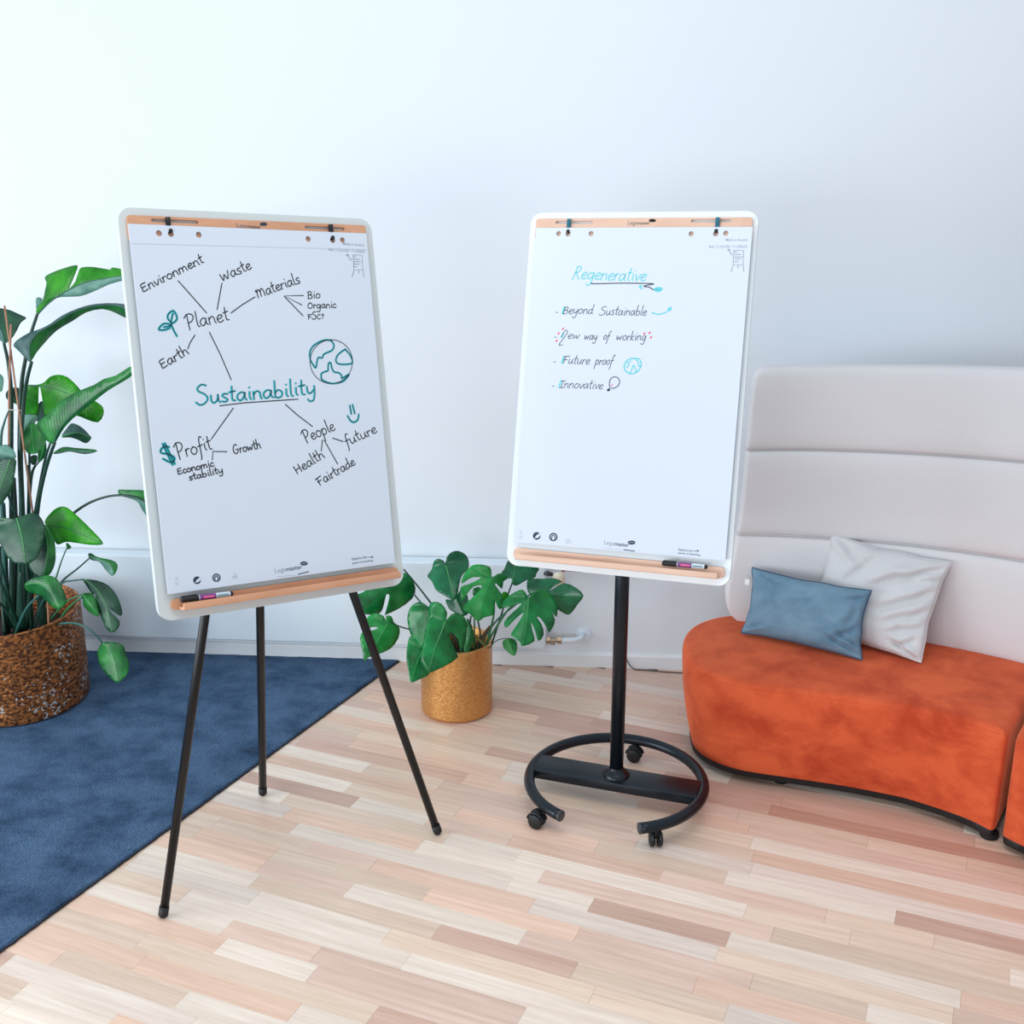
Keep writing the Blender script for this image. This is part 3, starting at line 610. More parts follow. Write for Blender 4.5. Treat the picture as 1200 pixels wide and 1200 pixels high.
# ---- right flipchart: round mobile base
PC = V((.112, 3.517, 0)); E2 = thing('mobile_flipchart', tuple(PC), 'white flipchart on one black pole with an open ring base on castors', 'flipchart')
l = (BR.uv(618, 275, -.018)[0]+BR.uv(597, 650, -.018)[0])/2; r = (BR.uv(889.5, 275, -.018)[0]+BR.uv(854, 670, -.018)[0])/2; t = BR.uv(750, 248.4, -.018)[1]; b0 = (BR.uv(607, 665, -.018)[1]+BR.uv(840, 684, -.018)[1])/2
barL = BR.uv(628.5, 256.3, -.0075); barR = BR.uv(882, 254.6, -.0075)
sl = [BR.uv(651, 260.8, -.0075), BR.uv(695, 260, -.0075), BR.uv(809.6, 259, -.0075), BR.uv(857, 258.6, -.0075)]
tb = [BR.uv(602, 644.6, -.0075), BR.uv(849.7, 662, -.0075), BR.uv(607, 656, 0), BR.uv(840, 673.5, 0)]
easel_head(BR, E2, rrect(l, b0, r, t, .036, 8), rrect(barL[0], barL[1]-.065, barR[0], (barL[1]+barR[1])/2, .008),
   [(sl[0][0], sl[1][0], (sl[0][1]+sl[1][1])/2), (sl[2][0], sl[3][0], (sl[2][1]+sl[3][1])/2)], (tb[0][0], tb[1][0], (tb[0][1]+tb[1][1])/2, (tb[2][1]+tb[3][1])/2-.004), M_wr, M_boardR)
clips(BR, E2, [((666.4, 256.7, 266.6), (665.7, 271)), ((840.6, 254.8, 265.6), (839.3, 270.5))], M_teal)
printed(BR, 'Lega', (735, 262.8), (746, 262.6), M_print, E2, 0, 'rail_logo', -.007)
printed(BR, 'master', (746.6, 262.6), (761, 262.2), M_printd, E2, .004, 'rail_logo', -.007)
disc('logo_badge', BR, circ(763.9, 257.8, 4.2, 16, 1.9), M_blk2, E2, -.007)
TOPZ = 1.36
bm = bmesh.new(); tube(bm, [PC+V((0, 0, .09)), PC+V((0, 0, TOPZ))], .0235, 28); frombm('pole', bm, M_blk2, E2)
bm = bmesh.new(); lathe(bm, PC, [(.046, .094), (.046, .098), (.038, .108), (.026, .118), (.0238, .125)], 32); frombm('pole_collar', bm, M_blk2, E2, auto=40)
m_ = (PC+V((0, 0, TOPZ-.06))); k = -((m_-BR.c).dot(BR.n))-.036; bm = bmesh.new()
box(bm, m_+BR.n*k/2, BR.ax(), (.05, .05, k/2), .004); box(bm, m_, XYZ, (.03, .03, .05), .004); frombm('tilt_bracket', bm, M_blk2, E2, auto=40)
RC = V((.1118, 3.508, .078)); RR = .297; BA = math.radians(-14.5); X = rotz(BA)
bm = bmesh.new(); a0, a1 = -76.1, 360-128.2
tube(bm, [RC+V((math.cos(math.radians(a0+(a1-a0)*i/72)), math.sin(math.radians(a0+(a1-a0)*i/72)), 0))*RR for i in range(73)], .0185, 18); frombm('base_ring', bm, M_blk2, E2)
for a, s in ((a0, -1), (a1, 1)):
    bm = bmesh.new(); p = RC+V((math.cos(math.radians(a)), math.sin(math.radians(a)), 0))*RR; tt = V((-math.sin(math.radians(a)), math.cos(math.radians(a)), 0))*s
    tube(bm, [p-tt*.002, p+tt*.004, p+tt*.006], [.0192, .0192, .016], 18); frombm('end_cap', bm, M_dark, E2, auto=40)
bm = bmesh.new(); box(bm, RC+V((0, .006, 0)), X, (RR-.012, .056, .0165), .003); frombm('crossbar', bm, M_blk2, E2, auto=40)
for (cxp, cyp), ang in (((-.150, 3.325), -.45), ((.236, 3.245), -1.45), ((.185, 3.780), -.35)):
    c = V((cxp, cyp, 0)); X2 = rotz(ang); bm = bmesh.new()
    box(bm, c+V((0, 0, .047)), X2, (.012, .010, .016), .004); tube(bm, [c+V((0, 0, .052)), c+V((0, 0, .068))], .007, 10); cs_ = frombm('caster', bm, M_rub, E2, auto=40)
    for s in (-1, 1):
        bm = bmesh.new(); lathe(bm, c+X2[1]*(.0125*s)+V((0, 0, .026)), [(.0, -.0085), (.020, -.0085), (.0255, -.004), (.0255, .004), (.020, .0085), (.0, .0085)], 28, (X2[0], XYZ[2], X2[1]), cap=False)
        bmesh.ops.remove_doubles(bm, verts=bm.verts, dist=1e-5); frombm('wheel', bm, M_rub, cs_, auto=40)
    bm = bmesh.new(); n = 14
    for s in (-1, 1): tube(bm, [c+X2[1]*(.0125*s)+V((math.cos(t_)*X2[0].x*.029, math.cos(t_)*X2[0].y*.029, .028+math.sin(t_)*.029)) for t_ in [PI*.05+PI*.9*i/n for i in range(n+1)]], .004, 6)
    frombm('wheel_hood', bm, M_blk2, cs_)
PR = pad(BR, E2, [(628.5, 267), (882, 265.8), (850.0, 657.0), (602.7, 635)], [(654.7, 273.7), (665.7, 274), (692.7, 273.7), (810, 274), (838.8, 273.8), (850.7, 273.3)], M_paperR,
   'bright paper pad listing four points under the pale teal word Regenerative')
W2 = .0020
word(BR, 'Regenerative', (670, 327), (757, 329.5), 8.2, .0028, M_cy, PR, slant=.28, cap=.95, color='pale teal')
for tx, a, b_, xh, cp in [('Beyond', (659.5, 368), (695, 367.5), 5.6, .95), ('Sustainable', (702, 369), (757.5, 369.8), 5.6, .75), ('New', (657, 396.5), (679, 397.5), 5.4, 1.15), ('way', (684, 398), (699.5, 398)  , 5.2, 1), ('of', (706.5, 398), (714, 398), 5, 1), ('working', (721.5, 398.6), (757, 398.8), 5.4, 1),
   ('Future', (659, 426), (691, 427), 5.6, 1), ('proof', (697, 427.4), (718, 427.6), 5.6, 1), ('Innovative', (655.5, 454.3), (706.5, 456), 5.6, 1)]:
    word(BR, tx, a, b_, xh, W2, M_inkg, PR, slant=.28, cap=cp, color='thin dark')
for pts, sh in ((['B', (659.5, 368), 8], 0), (['N', (659, 396), 6], 0), (['F', (659, 426), 8], 0), (['I', (656, 454), 8], 0)):
    x, y = pts[1]; ink('teal_accent', BR, [[(x-.6, y-.6), (x+1.6, y-pts[2])]], .0046, M_cy, PR, .0004, smooth=0)
for x, y in ((652.6, 366), (651, 395), (650, 424), (648.5, 452.4)): ink('list_dash', BR, [[(x-1, y+.2), (x+1, y)]], .0022, M_inkg, PR, smooth=0)
z5 = lambda pts: z7(pts, 640, 300, 7.5)
ink('drawn_underline', BR, [z5([(400, 238), (420, 244), (660, 239), (940, 243), (880, 258), (860, 268), (905, 274), (940, 296)])], .0030, M_inkg, PR, smooth=4)
ink('drawn_leaf', BR, [z5([(950, 292), (985, 277), (1020, 290), (985, 311), (955, 302)]), z5([(955, 296), (1005, 292)]), z5([(970, 290), (990, 300)]), z5([(845, 258), (820, 268), (845, 288)])], .0036, M_cy, PR, label='pale teal sketch of a leaf')
ink('drawn_arrow', BR, [z5([(930, 498), (985, 512), (1040, 500), (1080, 478)])], .0032, M_cy, PR); disc('drawn_arrow_head', BR, z5([(1060, 466), (1101, 442), (1100, 482)]), M_cy, PR)
for x, y in ((148, 640), (110, 680), (92, 745), (863, 682), (910, 675), (922, 715)): ink('red_dot', BR, [z5([(x-5, y+5), (x+5, y-5)])], .0042, M_red, PR, smooth=0)
zz = lambda pts: z7(pts, 640, 400, 8.571)
ink('drawn_globe', BR, [zz([(870, 172), (935, 180), (955, 235), (920, 300), (860, 326), (800, 300), (785, 245), (815, 190)])], .0034, M_cy, PR, closed=True, label='pale teal sketched globe')
ink('drawn_continents', BR, [zz([(850, 200), (820, 215), (830, 240), (805, 262)]), zz([(840, 320), (860, 285), (878, 240), (900, 285), (905, 310)]), zz([(900, 185), (925, 205), (930, 245), (950, 250)])], .0030, M_cy, PR)
ink('drawn_bulb', BR, [zz([(640, 465), (635, 420), (655, 370), (700, 358), (735, 385), (730, 435), (690, 468), (650, 470)])], .0026, M_inkg, PR, label='sketched light bulb'); disc('drawn_bulb_base', BR, zz([(628, 470), (646, 482), (636, 500), (612, 500), (610, 488)]), M_ink, PR)
ink('red_accent', BR, [zz([(655, 445), (668, 430)])], .0026, M_red, PR, smooth=0)
prints(BR, PR, [(610.3, 624.5), (629, 628), (648.5, 629.3), (666.3, 632)], [(708, 637.8), (736.8, 641)], (740.2, 635.8), [[(709, 642.5), (728, 644.2)], [(731, 644.2), (743.5, 645.8)]],
  [('Explore the', (795, 645), (811.5, 646.8)), ('power of sketching', (795, 648.8), (820.5, 651.4))], [(850.5, 282.4), (876.5, 282.4)], [(831, 290.6), (875.5, 290.4)], (860, 293.5, 11.5, 17, -.8), [(853.8, 292), (855.5, 296), (858, 299)])
pen(BR, (775.8, 659.8), (829, 664.5), 'black-capped marker lying at the right end of the mobile board tray')

# ------------------------------------------------------------------ sofa
def velvet(name, c0, c1, sheen=.5, sc_=6):
    m = bpy.data.materials.new(name); m.use_nodes = True; N, L = nt(m); b = N['Principled BSDF']; b.inputs['Roughness'].default_value = .85; b.inputs['Specular IOR Level'].default_value = .2
    b.inputs['Sheen Weight'].default_value = sheen; b.inputs['Sheen Roughness'].default_value = .35; b.inputs['Sheen Tint'].default_value = lin([min(255, x+60) for x in c1])
    g = N.new('ShaderNodeNewGeometry'); n = N.new('ShaderNodeTexNoise'); n.inputs['Scale'].default_value = sc_; n.inputs['Detail'].default_value = 7; n.inputs['Roughness'].default_value = .62; n.inputs['Distortion'].default_value = .35
    mp = N.new('ShaderNodeMapping'); mp.inputs['Scale'].default_value = (1, 1, 1.4); L.new(g.outputs['Position'], mp.inputs[0]); L.new(mp.outputs[0], n.inputs['Vector'])
    cr = N.new('ShaderNodeValToRGB'); cr.color_ramp.elements[0].position = .36; cr.color_ramp.elements[0].color = lin(c0); cr.color_ramp.elements[1].position = .6; cr.color_ramp.elements[1].color = lin(c1)
    L.new(n.outputs[0], cr.inputs[0]); L.new(cr.outputs[0], b.inputs['Base Color'])
    n2 = N.new('ShaderNodeTexNoise'); n2.inputs['Scale'].default_value = 500; u = N.new('ShaderNodeBump'); u.inputs['Strength'].default_value = .12; u.inputs['Distance'].default_value = .002
    L.new(g.outputs['Position'], n2.inputs['Vector']); L.new(n2.outputs[0], u.inputs['Height']); L.new(u.outputs[0], b.inputs['Normal']); return m
M_or = velvet('orange_velvet', (178, 64, 36), (210, 92, 54), 1.0, 6); M_grey = velvet('pale_grey_velvet', (208, 206, 208), (213, 211, 213), .2, 1.2)
M_blue = velvet('dusty_blue_velvet', (94, 124, 145), (112, 141, 160), .3, 9); M_light = velvet('silver_grey_velvet', (198, 198, 200), (205, 204, 206), .3, 4)
S0 = thing('curved_sofa', (1.1, 3.9, 0), 'curved orange velvet sofa with high channelled pale grey back, beside the mobile flipchart', 'sofa')
def offs(poly, d):
    n = len(poly); out = []
    for i in range(n):
        a, b_ = V(poly[i-1]), V(poly[(i+1) % n]); t_ = (b_-a).normalized(); out.append(tuple(V(poly[i])+V((-t_.y, t_.x))*d))
    return out
def resamp(p, n):
    L_ = [0]; 
    for a, b_ in zip(p, p[1:]+p[:1]): L_.append(L_[-1]+(V(b_)-V(a)).length)
    out = []; j = 0; q = p+[p[0]]
    for i in range(n):
        s = L_[-1]*i/n
        while L_[j+1] < s: j += 1
        t_ = (s-L_[j])/max(1e-9, L_[j+1]-L_[j]); out.append(tuple(V(q[j]).lerp(V(q[j+1]), t_)))
    return out
def round_poly(seg_lists, n=220):
    p = []
    for s, smooth in seg_lists: p += spline(s, 6)[:-1] if smooth else s[:-1]
    p = resamp(p, n)
    for _ in range(4): p = [tuple((V(p[i-1])+V(p[i])*2+V(p[(i+1) % n]))/4) for i in range(n)]
    return p
def cushion(name, poly, parent, m, z0, z1, taper=.045, rad=.03, puff=.012):
    """poly counter-clockwise; negative offset of offs() = outward, so inset uses +"""
    rings = []; 
    for k in range(9): t_ = k/8; rings.append((taper*(1-t_)**1.1-.008*math.sin(PI*t_), z0+(z1-rad-z0)*t_))
    for k in range(1, 7): a = PI/2*k/6; rings.append((rad*(1-math.cos(a)), z1-rad+rad*math.sin(a)))
    vs = []; n = len(poly)
    gf = [min(1, max(.03, segd(p, [(1.32, 3.31), (1.61, 3.83)], False)/.3)) for p in poly]
    for q_, (d, z) in enumerate(rings):
        o1 = offs(poly, d)
        vs += [V((*(V(poly[i]).lerp(V(o1[i]), gf[i]) if q_ < 9 else V(o1[i])), z)) for i in range(n)]
    fs = [(k*n+i, k*n+(i+1) % n, (k+1)*n+(i+1) % n, (k+1)*n+i) for k in range(len(rings)-1) for i in range(n)]
    top = offs(poly, rad); tv, tf = triangulate(top, (), .035); b = len(vs); lk = len(rings)-1
    idx = {}
    for i, q in enumerate(tv):
        best = min(range(n), key=lambda j: (top[j][0]-q[0])**2+(top[j][1]-q[1])**2)
        if math.hypot(top[best][0]-q[0], top[best][1]-q[1]) < 1e-4: idx[i] = lk*n+best
        else:
            d = segd(q, top); idx[i] = len(vs); vs.append(V((q[0], q[1], z1+puff*(1-math.exp(-d/.09))+noise.noise(V((q[0]*7, q[1]*7, 0)))*.0025)))
    fs += [tuple(idx[i] for i in f) for f in tf]; fs.append(tuple(range(n))[::-1])
    bm = bmesh.new(); bv = [bm.verts.new(v) for v in vs]
    for f in fs:
        try: bm.faces.new([bv[i] for i in f])
        except ValueError: pass
    return frombm(name, bm, m, parent, auto=50)
front = [(.352, 3.93), (.358, 3.80), (.415, 3.695), (.528, 3.617), (.706, 3.572), (.892, 3.528), (1.082, 3.463), (1.245, 3.385), (1.315, 3.318)]
gap = [(1.315, 3.318), (1.46, 3.572), (1.60, 3.83)]
back = [(1.60, 3.83), (1.45, 3.99), (1.256, 4.09), (1.0, 4.18), (.75, 4.235), (.56, 4.235), (.44, 4.165), (.375, 4.06), (.352, 3.93)]
poly1 = round_poly([(front, True), (gap, False), (back, True)])
cushion('seat', poly1, S0, M_or, .048, .405)
front2 = [(1.332, 3.303), (1.40, 3.20), (1.50, 3.02), (1.56, 2.85), (1.58, 2.70)]
poly2 = round_poly([(front2, True), ([(1.58, 2.70), (2.15, 2.70)], False), ([(2.15, 2.70), (2.12, 3.1), (1.98, 3.45), (1.617, 3.815)], True), ([(1.617, 3.815), (1.475, 3.56), (1.332, 3.303)], False)])
cushion('seat', poly2, S0, M_or, .048, .405)
for pl_ in (poly1, poly2):
    bm = bmesh.new(); n = len(pl_); o1 = offs(pl_, .05); gf = [min(1, max(.1, segd(p, [(1.32, 3.31), (1.61, 3.83)], False)/.3)) for p in pl_]; rr = [[bm.verts.new((*V(pl_[i]).lerp(V(q), gf[i]), z)) for i, q in enumerate(offs(pl_, d))] for d, z in ((.056, .022), (.046, .026), (.041, .048), (.055, .052))]
    for a, b_ in zip(rr, rr[1:]):
        for i in range(n): bm.faces.new((a[i], a[(i+1) % n], b_[(i+1) % n], b_[i]))
    bm.faces.new(rr[0][::-1]); bm.faces.new(rr[-1]); frombm('plinth', bm, M_rub, S0, auto=40)
for x, y in ((.70, 3.68), (1.325, 3.375), (.5, 3.95), (1.3, 3.95), (1.45, 3.22), (1.75, 3.6)):
    bm = bmesh.new(); lathe(bm, (x, y, 0), [(.028, 0), (.030, .004), (.028, .02), (.014, .024)], 20); frombm('foot', bm, M_rub, S0, auto=40)
for pl_, sel in ((poly1, lambda p: p[1] < 3.93 and p[0] < 1.30), (poly2, lambda p: p[0] < 1.6 and p[1] < 3.29)):
    q = offs(pl_, .0045); idx = [i for i in range(len(pl_)) if sel(pl_[i])]
    j0 = next((i for i in idx if (i-1) % len(pl_) not in idx), idx[0]); pts = []
    i = j0
    while i in idx and len(pts) < len(idx): pts.append(V((q[i][0], q[i][1], .388))); i = (i+1) % len(pl_)
    bm = bmesh.new(); tube(bm, pts, .0028, 6); frombm('piping', bm, M_or, S0)
# high back: bottom and top guide curves, three padded channels, shell
Bc = [(.560, 4.170), (.75, 4.150), (1.0, 4.098), (1.256, 4.010), (1.547, 3.862), (1.80, 3.66), (1.98, 3.42)]
Tc = [(.580, 4.200), (.80, 4.215), (1.05, 4.195), (1.30, 4.15), (1.55, 4.07), (1.83, 3.90), (2.08, 3.66)]
Bs, Ts = spline(Bc, 12), spline(Tc, 12); nS = len(Bs)
def cpt(s, t_):  # s 0..1 along, t 0..1 height
    f = s*(nS-1); i = min(nS-2, int(f)); g = f-i
    a = V(Bs[i]).lerp(V(Bs[i+1]), g); b_ = V(Ts[i]).lerp(V(Ts[i+1]), g)
    ta = (V(Bs[i+1])-V(Bs[i])).normalized(); nn = V((ta.y, -ta.x))
    p = a.lerp(b_, max(0, t_)**1.6); p.x -= .035*math.exp(-((t_-.12)/.22)**2)*max(0, 1-s*3); z = .40+t_*(.975+.05*s)
    return p, nn, z
def panel(name, t0, t1, m, depth=.030, thick=.09, first=False, last=False):
    ns, nt_ = 90, 16; vs = []; fs = []; Lr = 1.6
    for side in (0, 1):
        for i in range(ns+1):
            s = (i/ns)**1.5; ds = s*Lr  # metres from left end, denser there
            for j in range(nt_+1):
                tt = j/nt_; t_ = t0+(t1-t0)*(.5-.5*math.cos(PI*tt))
                if last and ds < .07: t_ = t0+(t_-t0)*(1-(.07-math.sqrt(max(0, .07**2-(.07-ds)**2)))/(1.0*(t1-t0))*1.0)
                if first and ds < .13: t_ = t1-(t1-t_)*(1-(.13-math.sqrt(max(0, .13**2-(.13-ds)**2)))*1.1/(1.0*(t1-t0)))
                p, nn, z = cpt(s, t_)
                x = 2*tt-1; bul = depth*(1-abs(x)**3.2)**.6 if abs(x) < 1 else 0
                eb = min(1, math.sqrt(max(0, 1-(1-min(1, ds/.035))**2)))
                if side == 0: q = p+nn*(-.012+(bul+.012)*eb)
                else: q = p-nn*(thick*(.25+.75*eb)*(1 if not last else (1-.35*max(0, x))))
                vs.append(V((q.x, q.y, z)))
    W_ = nt_+1; K = (ns+1)*W_
    for i in range(ns):
        for j in range(nt_):
            a = i*W_+j; fs += [(a, a+W_, a+W_+1, a+1), (K+a, K+a+1, K+a+W_+1, K+a+W_)]
        fs += [(i*W_, K+i*W_, K+(i+1)*W_, (i+1)*W_), (i*W_+nt_, (i+1)*W_+nt_, K+(i+1)*W_+nt_, K+i*W_+nt_)]
    for j in range(nt_): fs += [(j, j+1, K+j+1, K+j), (ns*W_+j, K+ns*W_+j, K+ns*W_+j+1, ns*W_+j+1)]
    return mesh(name, vs, fs, m, S0, auto=60)
t1, t2 = .360, .693
panel('backrest_channel', -.005, t1, M_grey, first=True); panel('backrest_channel', t1+.004, t2, M_grey); panel('backrest_channel', t2+.004, 1.0, M_grey, last=True)
for tq in (t1, t2):
    for d in (-.007, .012):
        bm = bmesh.new(); pts = []
        for i in range(80):
            p, nn, z = cpt(i/79*.995+.004, tq+d); q = p+nn*(.011 if i > 1 else .004); pts.append(V((q.x, q.y, z)))
        tube(bm, pts, .0052, 8); frombm('seam_piping', bm, M_grey, S0)
    bm = bmesh.new(); pts = []
    for i in range(80):
        p, nn, z = cpt(i/79*.995+.004, tq+.002); q = p+nn*.002; pts.append(V((q.x, q.y, z)))
    tube(bm, pts, .0045, 8); frombm('seam_cord', bm, M_grey, S0)

# pillows
def pillow(name, corners, T, m, pipe, label, creases, cat='cushion', pin=.06, seed=0, tagp=None):
    TL, TR, BR_, BL_ = [V(c) for c in corners]; nrm = (TR-TL).cross(TL-BL_).normalized()
    if nrm.y > 0: nrm = -nrm
    root = thing(name, tuple((BL_+BR_)/2), label, cat); n = 44; vs = []; fs = []
    def P_(p, q, sgn):
        pp = p*(1-pin*(1-q*q)*(1+.5*noise.noise(V((q*2.4, seed, p>0))))); qq = q*(1-pin*(1-p*p)*(1+.5*noise.noise(V((p*2.4, seed+4, q>0))))); a, b_ = (pp+1)/2, (qq+1)/2
        base = BL_.lerp(BR_, a).lerp(TL.lerp(TR, a), b_)
        th = T*(max(0, (1-p*p)*(1-q*q))**.36)*(1+.18*noise.noise(V((p*1.3, q*1.3, seed+3)))); d = 0
        for (x0, y0, x1, y1, A_, w_) in creases:
            dx, dy = x1-x0, y1-y0; l2 = dx*dx+dy*dy; t_ = ((p-x0)*dx+(q-y0)*dy)/l2
            if -.1 < t_ < 1.1:
                dist = abs((p-x0)*dy-(q-y0)*dx)/math.sqrt(l2); sd_ = ((p-x0)*dy-(q-y0)*dx)/math.sqrt(l2)+noise.noise(V((p*3, q*3, seed+9)))*.07; f = max(0, 1-abs(2*t_-1)**3); d -= A_*f*min(1, th/T*2.4)*(math.exp(-(sd_/w_)**2)-.7*math.exp(-((sd_-1.9*w_)/w_)**2))
        nz = noise.noise(V((p*2.2+seed, q*2.2, seed)))*.006*min(1, th/T*2)
        return base+nrm*sgn*(th+(d+nz if sgn > 0 else 0))
    for sgn in (1, -1):
        for i in range(n+1):
            for j in range(n+1):
                p = math.sin((2*i/n-1)*PI/2); q = math.sin((2*j/n-1)*PI/2); vs.append(P_(p, q, sgn))
    W_ = n+1; K = W_*W_
    for i in range(n):
        for j in range(n):
            a = i*W_+j; fs += [(a, a+W_, a+W_+1, a+1), (K+a, K+a+1, K+a+W_+1, K+a+W_)]
    bm = bmesh.new(); bv = [bm.verts.new(v) for v in vs]
    for f in fs: bm.faces.new([bv[k] for k in f])
    bmesh.ops.remove_doubles(bm, verts=bm.verts, dist=1e-5); frombm('pillow_cover', bm, m, root)
    rim = [P_(-1+2*i/24, -1, 1) for i in range(24)]+[P_(1, -1+2*i/24, 1) for i in range(24)]+[P_(1-2*i/24, 1, 1) for i in range(24)]+[P_(-1, 1-2*i/24, 1) for i in range(25)]
    bm = bmesh.new(); tube(bm, rim, .0042, 8); frombm('piping', bm, pipe, root)
    return root
zc = .425
b1, b2 = atz(869, 741, zc), atz(1010, 773, zc); a1_, a2_ = at(881.5, 665.5, b1.y+.105), at(1021, 692.5, b2.y+.105)
pb_ = pillow('cushion', [a1_, a2_, b2, b1], .062, M_blue, mat('navy_piping', (56, 84, 110), .8), 'small rectangular blue velvet cushion with dark piping on orange seat',
  [(1, -1, .45, -.55, .018, .05), (1, -.75, .6, -.35, .014, .05), (1, .75, .65, .6, .012, .05), (.05, .8, .0, .35, .008, .03), (.95, -.1, .55, -.75, .014, .05), (-1, -.9, -.6, -.6, .012, .05), (-.8, .9, -.45, .7, .01, .05), (.9, .5, .75, -.3, .012, .05)], seed=2, pin=.085)
c_ = at(875.5, 682, b1.y+.078); bm = bmesh.new(); box(bm, c_, rotz(-.2), (.008, .001, .011), 0); frombm('care_tag', bm, mat('white_tag', (236, 240, 240), .7), pb_, smooth=False)
g1, g2 = atz(947, 752, zc), atz(1079, 776, zc); g1.y += .10; g2.y += .0
h1, h2 = at(974.5, 625.5, g1.y+.10), at(1114, 659.5, g2.y+.18)
pillow('cushion', [h1, h2, g2, g1], .062, M_light, M_light, 'large square silver grey cushion leaning on the sofa back behind the blue one',
  [(1, .9, -.2, .15, .022, .07), (1, .35, .1, -.25, .022, .07), (1, 0, .2, -.5, .018, .06), (1, -.35, .35, -.65, .016, .05), (1, -1, .4, -.75, .02, .05), (-.9, 1, -.3, .5, .016, .06), (1, .62, .55, .5, .014, .04), (-.1, .9, -.6, .1, .014, .06), (.9, -.6, .5, -.9, .014, .04)], pin=.07, seed=5)

# ------------------------------------------------------------------ plants
def leafmat(name, c0, c1, rough=.3, trans=.22, vein=26, rib=None):
    m = bpy.data.materials.new(name); m.use_nodes = True; N, L = nt(m); b = N['Principled BSDF']; b.inputs['Roughness'].default_value = rough; b.inputs['Specular IOR Level'].default_value = .45
    uv = N.new('ShaderNodeUVMap'); uv.uv_map = 'UVMap'; sp = N.new('ShaderNodeSeparateXYZ'); L.new(uv.outputs[0], sp.inputs[0])
    a = N.new('ShaderNodeMath'); a.operation = 'SUBTRACT'; a.inputs[1].default_value = .5; L.new(sp.outputs[0], a.inputs[0]); ab = N.new('ShaderNodeMath'); ab.operation = 'ABSOLUTE'; L.new(a.outputs[0], ab.inputs[0])
    m1 = N.new('ShaderNodeMath'); m1.operation = 'MULTIPLY_ADD'; m1.inputs[1].default_value = -.7; L.new(ab.outputs[0], m1.inputs[0]); L.new(sp.outputs[1], m1.inputs[2])
    m2 = N.new('ShaderNodeMath'); m2.operation = 'MULTIPLY'; m2.inputs[1].default_value = vein*2.5; L.new(m1.outputs[0], m2.inputs[0]); sn = N.new('ShaderNodeMath'); sn.operation = 'SINE'; L.new(m2.outputs[0], sn.inputs[0])
    g = N.new('ShaderNodeNewGeometry'); n = N.new('ShaderNodeTexNoise'); n.inputs['Scale'].default_value = 14; n.inputs['Detail'].default_value = 3; L.new(g.outputs['Position'], n.inputs['Vector'])
    mr = N.new('ShaderNodeMath'); mr.operation = 'MULTIPLY_ADD'; mr.inputs[1].default_value = .035; L.new(sn.outputs[0], mr.inputs[0]); L.new(n.outputs[0], mr.inputs[2])
    cr = N.new('ShaderNodeValToRGB'); cr.color_ramp.elements[0].position = .35; cr.color_ramp.elements[0].color = lin(c0); cr.color_ramp.elements[1].position = .68; cr.color_ramp.elements[1].color = lin(c1); L.new(mr.outputs[0], cr.inputs[0])
    L.new(cr.outputs[0], b.inputs['Base Color']); u = N.new('ShaderNodeBump'); u.inputs['Strength'].default_value = .12; u.inputs['Distance'].default_value = .0015; L.new(sn.outputs[0], u.inputs['Height']); L.new(u.outputs[0], b.inputs['Normal'])
    t_ = N.new('ShaderNodeBsdfTranslucent'); L.new(cr.outputs[0], t_.inputs[0]); mx = N.new('ShaderNodeMixShader'); mx.inputs[0].default_value = trans; L.new(b.outputs[0], mx.inputs[1]); L.new(t_.outputs[0], mx.inputs[2]); L.new(mx.outputs[0], N['Material Output'].inputs[0])
    return m
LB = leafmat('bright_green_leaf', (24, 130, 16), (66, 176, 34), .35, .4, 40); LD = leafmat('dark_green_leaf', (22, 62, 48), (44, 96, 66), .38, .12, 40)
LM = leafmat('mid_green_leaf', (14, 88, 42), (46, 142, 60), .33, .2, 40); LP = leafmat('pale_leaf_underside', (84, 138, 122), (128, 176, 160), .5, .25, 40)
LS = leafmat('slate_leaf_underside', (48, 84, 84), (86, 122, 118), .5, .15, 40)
MD = leafmat('deep_monstera_leaf', (8, 82, 50), (20, 116, 72), .28, .12, 7); MM = leafmat('monstera_leaf', (8, 96, 46), (26, 140, 70), .28, .18, 7); ML = leafmat('light_monstera_leaf', (12, 112, 44), (40, 158, 74), .3, .22, 7)
M_rib = mat('leaf_rib', (70, 150, 84), .5); M_ribd = mat('dark_leaf_rib', (30, 84, 66), .5); M_stem = mat('dark_green_stem', (22, 62, 50), .4, mottle=.2, mscale=30); M_stemm = mat('green_stem', (48, 120, 76), .4, mottle=.15, mscale=30)
M_stemb = mat('blue_green_stem', (44, 96, 88), .4); M_soil = mat('dark_potting_soil', (52, 36, 28), .95, bump=1, bscale=90, mottle=.5, mscale=80); M_cane = mat('bamboo_cane', (168, 122, 96), .6, mottle=.15, mscale=60)
